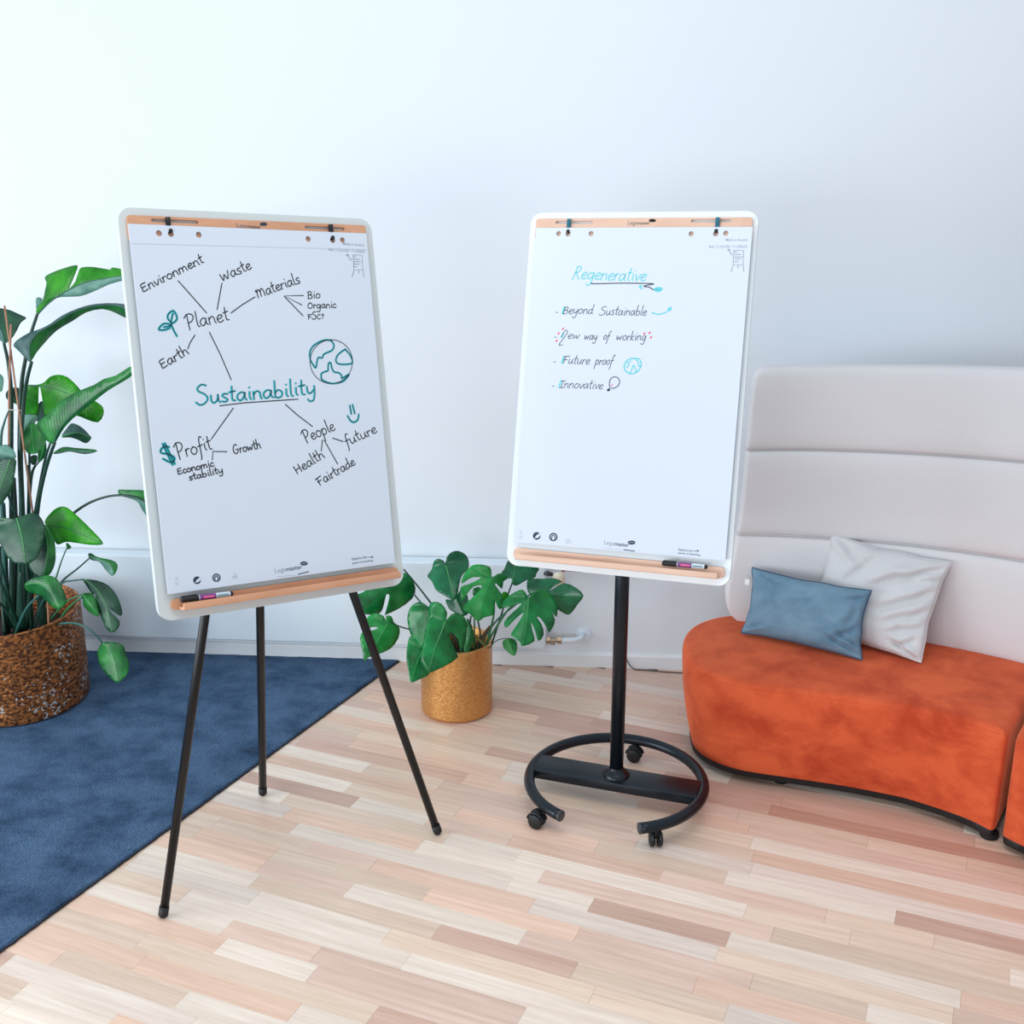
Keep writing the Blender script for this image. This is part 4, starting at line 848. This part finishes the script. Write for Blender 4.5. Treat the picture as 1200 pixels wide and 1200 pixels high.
def leaf(root, out, mid, Y0, Y1, mats, fold=.02, roll=0., rib=M_rib, ribw=.0022, holes=(), sm=3, bow=0., label=None):
    o_ = spline(out, sm, True) if sm > 1 else out
    md = spline(mid, 6); xs = [p[0] for p in o_]; ys = [p[1] for p in o_]; size = max(max(xs)-min(xs), max(ys)-min(ys)); step = max(1.6, size/18)
    ml = [0]
    for a, b_ in zip(md, md[1:]): ml.append(ml[-1]+math.hypot(b_[0]-a[0], b_[1]-a[1]))
    def info(p):
        best = (1e9, 0, 0)
        for i in range(len(md)-1):
            a, b_ = md[i], md[i+1]; dx, dy = b_[0]-a[0], b_[1]-a[1]; l2 = dx*dx+dy*dy or 1e-9; t_ = max(0, min(1, ((p[0]-a[0])*dx+(p[1]-a[1])*dy)/l2))
            d = math.hypot(p[0]-a[0]-t_*dx, p[1]-a[1]-t_*dy)
            if d < best[0]: best = (d, (ml[i]+t_*math.sqrt(l2))/ml[-1], 1 if (p[0]-a[0])*dy-(p[1]-a[1])*dx > 0 else -1)
        return best
    vs, fs = triangulate(o_, holes, step, [md]); inf = [info(p) for p in vs]; Wm = max(i[0] for i in inf) or 1
    def dep(d, t_, s): e = d/Wm; return Y0+(Y1-Y0)*t_+fold*e**1.4+roll*s*e+bow*(t_-.5)**2*4
    W_ = []
    for p, (d, t_, s) in zip(vs, inf):
        Y = dep(d, t_, s)+noise.noise(V((p[0]*.08, p[1]*.08, Y0*9)))*.008*(d/Wm); W_.append(at(p[0], p[1], Y))
    fs2 = []
    for f in fs:
        a, b_, c = [vs[i] for i in f[:3]]
        fs2.append(f if (b_[0]-a[0])*(c[1]-a[1])-(b_[1]-a[1])*(c[0]-a[0]) < 0 else f[::-1])
    mats = mats if isinstance(mats, (list, tuple)) else (mats,)
    o = mesh('leaf', W_, fs2, list(mats), root); me = o.data; uvl = me.uv_layers.new(name='UVMap')
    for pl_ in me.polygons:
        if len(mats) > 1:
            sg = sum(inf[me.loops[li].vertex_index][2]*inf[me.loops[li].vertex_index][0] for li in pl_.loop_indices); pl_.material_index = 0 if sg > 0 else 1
        for li in pl_.loop_indices:
            d, t_, s = inf[me.loops[li].vertex_index]; uvl.data[li].uv = (.5+.5*s*d/Wm, t_*size/60)
    md_ = o.modifiers.new('thickness', 'SOLIDIFY'); md_.thickness = .0009; md_.offset = 1
    if label: o['label'] = label
    if rib:
        k = len(md); pts = [at(p[0], p[1], dep(0, ml[i]/ml[-1], 1)-.0012) for i, p in enumerate(md)]; bm = bmesh.new()
        tube(bm, pts, [ribw*(1-.75*i/(k-1)) for i in range(k)], 6); frombm('midrib', bm, rib, o)
    return o
def stem(root, pts, w, m, name='stem'):
    p = [V(q) for q in spline([tuple(at(*q)) for q in pts], 5)]; k = len(p); w0, w1 = w if isinstance(w, tuple) else (w, w); bm = bmesh.new()
    tube(bm, p, [w0+(w1-w0)*i/(k-1) for i in range(k)], 9); return frombm(name, bm, m, root)

# big potted plant
def potmat(name, c0, c1, metal, rough, sc1, bump, fleck=False):
    m = bpy.data.materials.new(name); m.use_nodes = True; N, L = nt(m); b = N['Principled BSDF']; b.inputs['Metallic'].default_value = metal; b.inputs['Roughness'].default_value = rough
    tc = N.new('ShaderNodeTexCoord'); n = N.new('ShaderNodeTexNoise'); n.inputs['Scale'].default_value = sc1; n.inputs['Detail'].default_value = 4; n.inputs['Roughness'].default_value = .6
    mp = N.new('ShaderNodeMapping'); mp.inputs['Scale'].default_value = (1, 1, 1.35); L.new(tc.outputs['Object'], mp.inputs[0]); L.new(mp.outputs[0], n.inputs['Vector'])
    cr = N.new('ShaderNodeValToRGB'); cr.color_ramp.elements[0].position = .42; cr.color_ramp.elements[0].color = lin(c0); cr.color_ramp.elements[1].position = .58; cr.color_ramp.elements[1].color = lin(c1); L.new(n.outputs[0], cr.inputs[0])
    src = cr.outputs[0]
    if fleck:
        n3 = N.new('ShaderNodeTexNoise'); n3.inputs['Scale'].default_value = 7; L.new(tc.outputs['Object'], n3.inputs['Vector']); n4 = N.new('ShaderNodeTexNoise'); n4.inputs['Scale'].default_value = 75; L.new(tc.outputs['Object'], n4.inputs['Vector'])
        mu = N.new('ShaderNodeMath'); mu.operation = 'MULTIPLY'; L.new(n3.outputs[0], mu.inputs[0]); L.new(n4.outputs[0], mu.inputs[1]); r = N.new('ShaderNodeMapRange'); r.inputs[1].default_value = .37; r.inputs[2].default_value = .385; L.new(mu.outputs[0], r.inputs[0])
        mx = N.new('ShaderNodeMixRGB'); L.new(r.outputs[0], mx.inputs[0]); L.new(src, mx.inputs[1]); mx.inputs[2].default_value = lin((206, 206, 204)); src = mx.outputs[0]
    L.new(src, b.inputs['Base Color']); u = N.new('ShaderNodeBump'); u.inputs['Strength'].default_value = bump; u.inputs['Distance'].default_value = .006; L.new(n.outputs[0], u.inputs['Height']); L.new(u.outputs[0], b.inputs['Normal']); return m
def pot(root, c, r, h, m, hammer, wobble, n=180, k=60, r0=1., sy=1.):
    vs = []; fs = []; prof = [(r*(r0+(1-r0)*math.sin(min(1, t_*1.6)*PI/2)), h*t_) for t_ in [i/k for i in range(k+1)]]
    prof[0] = (r*r0-.012, 0); prof[1] = (prof[1][0]-.003, prof[1][1]); prof += [(r-.006, h+.004), (r-.012, h-.002), (r-.016, h*.8), (r-.02, h*.45)]
    for j, (rr, z) in enumerate(prof):
        for i in range(n):
            a = 2*PI*i/n; d = 0
            if hammer and 1 < j <= k+4: d = (abs(noise.noise(V((math.cos(a)*r*66, math.sin(a)*r*66, z*74))))*-1.2+.3)*hammer
            zz = z+(wobble*math.cos(a-1.15)*(z/h)**3 if z > 0 else 0)
            vs.append(V(c)+V(((rr+d)*math.cos(a), (rr+d)*math.sin(a)*sy, zz)))
    for j in range(len(prof)-1):
        for i in range(n): fs.append((j*n+i, j*n+(i+1) % n, (j+1)*n+(i+1) % n, (j+1)*n+i))
    fs.append(tuple(range(n))[::-1]); o = mesh('pot', vs, fs, m, root)
    bm = bmesh.new(); lathe(bm, V(c)+V((0, 0, h*.7)), [(r-.019, -.02), (r-.019, 0), (r*.5, .008), (.02, .012)], 40); frombm('soil', bm, M_soil, root); return o
BPc = V((-2.285, 4.095, .013)); BP = thing('bird_of_paradise_plant', tuple(BPc), 'tall leafy plant in a wide hammered bronze pot on the blue carpet', 'potted plant')
pot(BP, BPc, .268, .385, potmat('hammered_bronze', (84, 50, 30), (176, 110, 58), .55, .36, 60, .9, True), .0035, .012, 340, 130, .985)
L_ = lambda *a, **k: leaf(BP, *a, **k)
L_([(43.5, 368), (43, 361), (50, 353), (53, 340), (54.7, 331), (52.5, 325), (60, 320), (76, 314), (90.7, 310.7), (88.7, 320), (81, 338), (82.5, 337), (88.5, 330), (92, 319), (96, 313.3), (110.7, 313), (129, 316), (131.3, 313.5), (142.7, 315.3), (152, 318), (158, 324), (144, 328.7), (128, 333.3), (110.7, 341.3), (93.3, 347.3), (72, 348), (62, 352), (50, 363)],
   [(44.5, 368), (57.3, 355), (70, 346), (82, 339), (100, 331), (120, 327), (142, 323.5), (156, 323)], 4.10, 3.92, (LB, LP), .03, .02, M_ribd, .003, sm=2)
L_([(43, 361), (48, 355), (50, 351), (46, 348.5), (42.2, 350), (42.5, 356)], [(48, 357), (43, 350)], 4.13, 4.15, LP, rib=None)
L_([(16, 404), (20, 398.7), (33, 390.5), (48, 385), (60, 378.7), (73, 369.5), (93, 360.7), (113, 356), (137, 355.3), (150, 358.5), (157, 368), (150, 373.5), (136, 366.7), (120, 362), (101, 366), (86.7, 375), (66.7, 387), (53.3, 400.5), (42.7, 413.3), (36, 424), (30.7, 420.7), (24, 413.3), (17.3, 406.7)],
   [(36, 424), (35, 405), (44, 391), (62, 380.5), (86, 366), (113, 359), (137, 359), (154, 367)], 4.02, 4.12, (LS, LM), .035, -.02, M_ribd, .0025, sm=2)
L_([(43.9, 495), (56.7, 484), (73.7, 468.5), (93.5, 457.6), (110.5, 451), (122, 444), (136, 440), (150, 431), (156, 429.5), (157, 438), (144.6, 447), (127.6, 457), (113.4, 468), (99, 479.6), (85, 491), (75, 502), (68, 513.6), (63, 520.5), (55, 516.5), (48, 508), (44, 499)],
   [(63, 520), (70, 503), (84, 487), (99, 474), (113, 463), (127, 453), (142, 445), (156, 434)], 3.98, 3.85, (LM, LM), .035, .01, M_ribd, .003, sm=2)
L_([(29.8, 451), (42.5, 451), (52, 448), (58, 442), (68, 439), (79.4, 442), (90.7, 452.5), (99, 462), (113, 471), (120.5, 476.8), (121.3, 486), (115, 495), (102, 491.6), (90, 487), (71, 487), (54, 489.5), (51, 476), (47.5, 455), (45.5, 455), (45, 472), (42.5, 487), (28, 486), (27, 472), (28.3, 458)],
   [(30, 451.5), (52, 453), (68, 457), (82, 463), (100, 475), (118, 488)], 4.14, 4.05, LB, .03, .0, M_stemm, .0025, sm=2)
L_([(72, 512), (79, 501), (85, 496), (96, 501), (105, 510), (107, 513.6), (101, 519.3), (90.7, 515), (82, 512.5)], [(72, 512), (90, 507), (106, 513)], 4.12, 4.15, (LS, LD), .02)
L_([(62, 531.5), (73.7, 524), (88, 525), (110, 526.8), (113, 529.2), (99, 532), (82, 529), (71, 531)], [(62.5, 531), (82, 527), (112, 529)], 4.10, 4.14, (LM, LP), .015)
L_([(-22, 372), (-8, 361), (5, 362), (13.3, 364), (24, 369), (30.7, 372.7), (24, 378.7), (20, 387), (14.7, 395.5), (5.5, 403), (0, 399), (-16, 395)], [(5.5, 402.5), (2, 388), (-8, 375), (-20, 372)], 4.12, 4.2, (LS, LD), .03, rib=M_ribd)
L_([(7, 461), (11.3, 455.5), (20, 454), (27, 460), (26, 475), (14, 471), (7.8, 467)], [(20, 474), (14, 462), (9, 457)], 4.16, 4.15, LD)
L_([(27, 509), (35, 497), (42, 497), (48, 506), (54, 516), (49.6, 526), (42.5, 531.5), (32.6, 531), (28, 522)], [(37, 497), (38, 515), (40, 531)], 4.12, 4.06, LM, .02)
L_([(27, 487), (36, 485.5), (44, 488), (40, 497), (34, 504), (27, 509), (25, 498)], [(41, 488), (34, 495), (27, 508)], 4.15, 4.12, LP, .02)
L_([(42.5, 477), (49.6, 470), (56, 480), (54, 489), (44, 494), (41, 486)], [(50, 472), (47, 482), (43, 493)], 4.17, 4.16, LS, .02)
L_([(34.5, 536), (40, 533), (44, 535), (42.5, 543.5), (37.6, 544.5), (35.5, 540)], [(38, 545), (39, 534)], 4.1, 4.1, LD, .01, rib=None)
L_([(45.4, 528), (53, 517.5), (54.5, 525), (53.9, 533.5), (45.4, 542.5), (44.5, 536)], [(46, 542), (50, 530), (53, 518)], 4.08, 4.06, LM, .01)
L_([(-14, 530), (0, 523), (8.5, 521.5), (17, 529), (17.5, 538), (0, 538), (-14, 540)], [(17, 537), (0, 530), (-14, 535)], 4.02, 4.05, LP, .02, rib=None)
L_([(-20, 540), (0, 537.5), (17.7, 538), (18.5, 548), (17, 558), (12.8, 575), (0, 592), (-14, 600), (-24, 570)], [(12, 538), (4, 562), (-12, 598)], 3.98, 3.92, LD, .03)
L_([(-12, 432), (0, 438), (4.3, 444), (3.6, 453), (1.5, 459), (-8, 462), (-15, 450)], [(2, 458), (-4, 448), (-12, 434)], 4.1, 4.12, LP, .02)
L_([(-14, 612), (0, 606.5), (18, 607.5), (38, 600.8), (48, 606.7), (53, 620), (50, 636), (45, 651.7), (32, 661), (18, 660), (8, 652), (0, 637), (-10, 628)], [(19.5, 607), (25, 626), (28, 643), (29.5, 661)], 3.92, 3.84, LD, .03, .01, M_rib, .003, sm=3, bow=.01)
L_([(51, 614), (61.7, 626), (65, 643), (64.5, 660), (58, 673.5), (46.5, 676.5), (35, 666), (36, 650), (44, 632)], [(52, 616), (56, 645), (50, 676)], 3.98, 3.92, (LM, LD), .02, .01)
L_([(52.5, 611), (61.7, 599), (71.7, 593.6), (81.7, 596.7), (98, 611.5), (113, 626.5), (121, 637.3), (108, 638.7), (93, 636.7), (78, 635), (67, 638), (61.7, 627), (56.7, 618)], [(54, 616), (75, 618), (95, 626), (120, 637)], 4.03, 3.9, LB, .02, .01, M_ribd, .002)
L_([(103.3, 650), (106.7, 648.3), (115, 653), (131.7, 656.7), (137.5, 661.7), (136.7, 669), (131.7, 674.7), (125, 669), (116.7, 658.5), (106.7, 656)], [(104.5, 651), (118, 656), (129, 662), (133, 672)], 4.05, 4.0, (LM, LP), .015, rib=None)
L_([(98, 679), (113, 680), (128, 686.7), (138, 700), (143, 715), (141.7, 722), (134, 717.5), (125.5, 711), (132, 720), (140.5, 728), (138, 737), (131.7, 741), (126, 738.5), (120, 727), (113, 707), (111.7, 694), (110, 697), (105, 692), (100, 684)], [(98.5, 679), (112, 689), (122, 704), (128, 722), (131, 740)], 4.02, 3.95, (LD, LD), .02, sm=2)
L_([(95.8, 696), (106.7, 695), (112, 702), (115, 712), (115.8, 722), (106.7, 718.5), (98.3, 710), (97.5, 702)], [(96.5, 696), (104, 705), (115, 721)], 4.0, 3.96, LM, .02, bow=.01)
L_([(29, 685), (36.7, 678.3), (48, 675.5), (58.3, 674.5), (68, 680), (75.8, 695), (77.5, 707), (68, 714), (60, 710), (48, 698.3), (33.3, 693.5)], [(30, 685), (45, 684), (60, 694), (70, 712)], 3.86, 3.80, LM, .025, rib=M_rib)
L_([(120, 754), (130, 752), (144, 756), (147.5, 767), (151, 777), (149, 790), (138.8, 800), (131, 796), (119, 782.5), (114.5, 767), (116, 759)], [(120.5, 753.5), (132, 768), (139, 799)], 3.94, 3.88, LM, .02)
L_([(138.3, 575.5), (141, 573.6), (150, 574), (171.7, 575), (186, 582), (184, 600), (175.5, 608), (167, 598), (160, 587), (142, 581)], [(140, 580.5), (160, 583), (174, 592), (180, 600)], 4.1, 4.08, (LM, LP), .02, rib=M_stem, ribw=.003)
L_([(78, 636), (83.4, 640.5), (82, 643), (78.5, 643)], [(78, 637), (80, 642)], 4.06, 4.05, LM, .005, rib=None)
for pts, w_, m in [([(43.8, 368, 4.10), (36, 392, 4.09), (30, 420, 4.09), (25, 455, 4.1), (23, 520, 4.1), (25, 590, 4.1), (24, 650, 4.1), (22, 735, 4.1)], (.0055, .011), M_stem),
 ([(37, 424, 4.02), (31, 448, 4.04), (27, 480, 4.06), (24, 530, 4.06), (27, 620, 4.08), (30, 735, 4.1)], (.006, .011), M_stem),
 ([(4.5, 402, 4.13), (10, 428, 4.14), (13, 465, 4.14), (13, 540, 4.13), (14, 620, 4.12), (14, 735, 4.1)], (.0055, .012), M_stem),
 ([(64, 519, 3.98), (55, 545, 4.02), (47, 578, 4.04), (42, 615, 4.06), (37, 670, 4.08), (32, 735, 4.1)], (.006, .010), M_stem),
 ([(59, 519, 4.04), (52, 542, 4.06), (43, 590, 4.08), (32, 660, 4.1), (28, 735, 4.1)], (.004, .008), M_stem),
 ([(178, 597, 4.08), (165, 585, 4.08), (140, 580.3, 4.10), (115, 585, 4.11), (92, 597, 4.11), (66, 620, 4.1), (44, 655, 4.1), (34, 735, 4.1)], (.003, .007), M_stem),
 ([(120.5, 754, 3.94), (108, 740, 3.93), (95, 732.5, 3.94), (80, 730, 3.98), (66, 733, 4.0), (58, 742, 4.02)], (.0035, .005), M_stemb),
 ([(98.5, 679, 4.02), (85, 680.5, 4.03), (72, 684, 4.04), (50, 705, 4.06), (40, 740, 4.08)], (.003, .005), M_stemb),
 ([(96, 700, 4.0), (85, 708, 4.02), (74, 720, 4.04), (62, 742, 4.05)], (.0035, .0045), M_stemm), ([(97, 696.5, 4.04), (88, 700, 4.04), (78, 705, 4.05), (60, 725, 4.07)], (.0025, .004), M_stemm),
 ([(106, 653, 4.05), (90, 667, 4.06), (73, 681, 4.07), (48, 712, 4.08)], (.0025, .005), M_stem), ([(79.5, 640, 4.06), (73, 655, 4.07), (66, 676, 4.08), (52, 720, 4.09)], (.002, .004), M_stemm),
 ([(46, 697, 3.87), (32, 712, 3.92), (24, 728, 3.96), (18, 744, 4.0)], (.004, .007), M_stemb), ([(-4, 670, 3.95), (8, 700, 3.98), (20, 728, 4.02), (24, 745, 4.04)], (.006, .008), M_stem),
 ([(-4, 640, 4.0), (6, 680, 4.02), (18, 735, 4.05)], (.004, .008), M_stem), ([(-3, 704, 3.94), (8, 716, 3.98), (22, 740, 4.0)], (.004, .006), M_stem),
 ([(3, 590, 4.1), (5, 640, 4.1), (8, 740, 4.1)], (.010, .014), M_stem), ([(16, 560, 4.14), (19, 640, 4.14), (20, 740, 4.12)], (.008, .014), M_stem), ([(33, 545, 4.13), (34, 620, 4.12), (30, 740, 4.12)], (.005, .01), M_stem),
 ([(34, 500, 4.14), (34.5, 560, 4.13), (33, 640, 4.12), (30, 740, 4.12)], (.004, .007), M_stemb), ([(11, 480, 4.06), (5, 495, 4.06), (1, 520, 4.06), (3, 600, 4.08), (8, 735, 4.1)], (.003, .008), M_stemb),
 ([(41, 545, 4.1), (36, 558, 4.1), (33, 590, 4.1), (32, 735, 4.1)], (.003, .006), M_stem), ([(52, 534, 4.08), (45, 542, 4.1), (38, 556, 4.1), (34, 600, 4.1)], (.002, .004), M_stem),
 ([(8, 575, 4.0), (14, 592, 4.02), (22, 610, 4.05)], (.004, .006), M_stem), ([(38, 640, 4.06), (44, 680, 4.07), (52, 740, 4.08)], (.009, .016), M_stem), ([(30, 650, 4.07), (34, 690, 4.07), (38, 740, 4.08)], (.006, .010), M_stem),
 ([(25, 670, 4.0), (24, 690, 4.0), (27, 738, 4.02)], (.009, .014), M_stem), ([(0, 640, 4.12), (2, 700, 4.1), (6, 745, 4.06)], (.004, .008), M_stem), ([(52, 704, 4.1), (40, 720, 4.1), (30, 738, 4.1)], (.003, .004), M_cane), ([(62, 716, 4.1), (56, 725, 4.1)], (.003, .003), M_cane)]:
    stem(BP, pts, w_, m)
for pts in ([(5.2, 358, 4.07), (38.5, 602, 4.04)], [(12.7, 380, 4.05), (10.5, 470, 4.06), (10, 560, 4.07)], [(54, 668, 3.99), (57.5, 742, 4.0)]): stem(BP, pts, .0036, M_cane, 'bamboo_stake')
stem(BP, [(9.5, 480, 4.03), (15, 480.5, 4.02), (25, 481, 4.03)], .0014, mat('string', (214, 196, 180), .8), 'plant_tie')

# monstera
MPc = V((-.511, 4.152, 0)); MP = thing('monstera_plant', tuple(MPc), 'monstera with split leaves in a small golden cylinder pot on the wooden floor', 'potted plant')
pot(MP, MPc, .142, .298, potmat('brushed_gold', (202, 146, 86), (222, 168, 106), .8, .30, 90, .35), .0007, .0, 140, 50, 1.)
Z = lambda pts: [(450+x/5.714, 620+y/5.714) for x, y in pts]; Z8 = lambda pts: [(600+x/8, 640+y/8) for x, y in pts]; ZE = lambda pts: [(400+x/7.5, 640+y/7.5) for x, y in pts]
Q = lambda *a, **k: leaf(MP, *a, **k)
Q(Z([(415, 470), (470, 470), (520, 400), (560, 450), (565, 560), (520, 580), (450, 545), (425, 510)]), Z([(470, 440), (500, 500), (540, 575)]), 4.17, 4.12, MD, .02)
Q(Z([(410, 228), (420, 190), (450, 155), (500, 146), (550, 175), (569, 225), (560, 270), (520, 315), (502, 380), (492, 440), (465, 476), (400, 442), (350, 410), (320, 350), (291, 315), (320, 270), (335, 215), (365, 199), (400, 212)]), Z([(411, 230), (435, 320), (452, 400), (465, 474)]), 4.14, 4.02, MD, .03, .01, bow=.01)
Q(Z([(835, 208), (880, 244), (960, 250), (1037, 258), (1020, 300), (1010, 325), (950, 345), (890, 378), (858, 366), (855, 332), (830, 330), (788, 296), (805, 268)]), Z([(855, 362), (868, 310), (883, 248)]), 4.16, 4.22, MD, .02, .01)
Q(Z8([(140, 335), (180, 305), (290, 306), (400, 302), (468, 333), (400, 372), (350, 412), (385, 402), (490, 345), (600, 390), (672, 465), (620, 540), (570, 612), (530, 643), (480, 625), (430, 592), (380, 560), (300, 500), (200, 470), (150, 430)]), Z8([(165, 440), (300, 440), (450, 462), (670, 465)]), 4.15, 4.06, MD, .03, .015, sm=2)
Q(Z([(722, 325), (720, 290), (710, 255), (660, 238), (600, 240), (550, 280), (520, 340), (522, 366), (560, 340), (600, 322), (650, 325), (620, 345), (560, 372), (515, 388), (511, 440), (525, 482), (560, 430), (600, 385), (656, 378), (630, 420), (580, 470), (530, 520), (545, 555), (575, 568), (600, 595), (635, 616), (670, 592), (730, 575), (742, 520), (738, 470), (765, 530), (785, 535), (800, 510), (790, 440), (745, 378), (752, 365), (790, 402), (800, 350), (832, 328), (800, 298), (760, 300)]),
   Z([(722, 328), (690, 400), (665, 480), (640, 600)]), 4.08, 3.98, ML, .03, .01, M_rib, .002, sm=2)
Q(Z([(960, 447), (930, 405), (870, 425), (800, 480), (793, 530), (850, 515), (925, 498), (860, 560), (805, 622), (818, 662), (870, 612), (935, 558), (905, 620), (850, 702)])+Z8([(10, 852), (75, 905), (95, 940), (210, 892), (192, 800), (178, 714), (215, 795), (246, 892), (297, 830), (280, 740), (232, 664), (270, 680), (322, 760), (345, 810), (382, 760), (402, 690), (374, 620), (415, 665), (427, 605), (420, 560), (390, 490), (330, 420), (250, 404), (185, 440), (160, 482)]),
   Z8([(155, 484), (145, 640), (125, 790), (97, 936)]), 4.02, 3.90, MM, .035, .01, M_rib, .0024, sm=2)
Q(Z([(302, 545), (290, 515), (240, 487), (185, 515), (158, 580), (165, 660), (195, 735), (260, 800), (310, 790), (330, 650)]), Z([(300, 540), (290, 650), (262, 800)]), 4.0, 3.96, MM, .03, .01, M_rib, .002)
Q(Z([(180, 715), (160, 760), (150, 860), (165, 960), (180, 1026), (240, 1005), (305, 968), (300, 880), (270, 800), (220, 745)]), Z([(262, 800), (220, 900), (182, 1024)]), 3.98, 3.90, MM, .02, .01)
Q(Z([(415, 612), (424, 560), (385, 500), (330, 487), (298, 520), (300, 580), (290, 650), (262, 780), (242, 878), (262, 920), (298, 962), (360, 940), (430, 905), (495, 860), (480, 820), (440, 720), (450, 690), (500, 740), (512, 836), (535, 770), (556, 690), (552, 620), (530, 582), (470, 563), (440, 582)]),
   Z([(412, 618), (380, 700), (340, 800), (298, 958)]), 3.92, 3.82, MM, .035, .012, M_rib, .0026, sm=2)
Q(ZE([(118, 440), (115, 428), (200, 400), (300, 300), (430, 200), (540, 230), (600, 262), (652, 362), (622, 462), (500, 552), (382, 606), (384, 596), (405, 520), (422, 440), (408, 422), (392, 432), (372, 520), (345, 582), (280, 602), (180, 586), (142, 480)]), ZE([(590, 260), (450, 340), (320, 420), (170, 570)]), 4.22, 4.15, MM, .03, .01, M_ribd, sm=2)
Q(ZE([(215, 650), (262, 600), (320, 590), (372, 615), (395, 660), (392, 612), (440, 616), (462, 668), (512, 722), (500, 810), (430, 902), (310, 955), (240, 975), (200, 1016), (190, 940), (164, 810), (200, 745), (260, 742), (320, 722), (290, 710), (220, 715)]), ZE([(408, 678), (350, 780), (280, 900), (205, 1010)]), 4.12, 4.05, ML, .025, .01, M_rib, .002, sm=2)
Q(Z([(800, 745), (850, 730), (885, 752), (891, 800), (872, 849), (820, 815), (797, 780)]), Z([(825, 735), (850, 790), (870, 847)]), 4.02, 4.0, LM, .01)
Q(Z([(790, 430), (820, 421), (841, 460), (800, 492)]), Z([(800, 490), (820, 425)]), 4.13, 4.14, LB, .005, rib=None)
Q(Z([(545, 720), (555, 600), (585, 640), (603, 720), (580, 800), (535, 822)]), Z([(560, 610), (575, 700), (540, 820)]), 4.06, 4.02, MM, .01)
Q(Z([(600, 400), (640, 388), (650, 430), (620, 460), (596, 440)]), Z([(600, 445), (645, 392)]), 4.14, 4.14, MM, .01, rib=None)
for pts, w_, m in [([(577, 676, 4.08), (579, 715, 4.1), (573, 745, 4.12), (566, 768, 4.14)], (.0035, .005), M_stemm), ([(619.5, 700, 4.02), (603, 708, 4.06), (590, 722, 4.1), (562, 768, 4.14)], (.003, .005), M_stemm),
 ([(600, 684, 4.16), (594, 700, 4.16), (586, 725, 4.15), (572, 768, 4.14)], (.003, .004), M_stem), ([(622, 696, 4.15), (600, 712, 4.13), (578, 732, 4.12), (556, 768, 4.14)], (.003, .004), M_stemb),
 ([(549.8, 739, 4.05), (560, 748, 4.08), (571, 760, 4.11)], (.005, .006), mat('olive_stem', (110, 118, 62), .5)), ([(574, 734, 4.12), (565, 746, 4.13), (552, 764, 4.14)], (.005, .007), mat('brown_stem', (112, 78, 54), .7)),
 ([(560, 727, 4.05), (563, 745, 4.08), (560, 768, 4.12)], (.003, .004), M_stem), ([(552, 722, 4.1), (550, 740, 4.11), (553, 766, 4.13)], (.003, .004), M_stem), ([(556, 722, 4.1), (556, 745, 4.11), (557, 766, 4.13)], (.003, .004), M_stemm),
 ([(473, 667, 4.24), (488, 685, 4.23), (505, 707, 4.2), (525, 735, 4.18), (545, 768, 4.16)], (.0032, .005), M_stem), ([(484, 695, 4.22), (498, 712, 4.2), (520, 738, 4.18), (540, 768, 4.16)], (.003, .004), M_stem),
 ([(456, 728, 4.12), (468, 734, 4.13), (482, 738, 4.14), (510, 745, 4.14), (536, 768, 4.15)], (.0025, .004), M_stem), ([(598, 748.5, 4.02), (590, 748.4, 4.04), (580, 752, 4.08), (570, 764, 4.12)], (.0016, .002), M_stem),
 ([(523, 727, 3.92), (535, 722, 3.98), (546, 738, 4.06), (552, 768, 4.12)], (.003, .004), M_stemm), ([(521.5, 660, 4.14), (533, 690, 4.17), (543, 725, 4.17), (550, 768, 4.15)], (.003, .004), M_stem), ([(501, 713, 4.0), (515, 722, 4.06), (535, 745, 4.1), (545, 768, 4.14)], (.003, .004), M_stem)]:
    stem(MP, pts, w_, m)
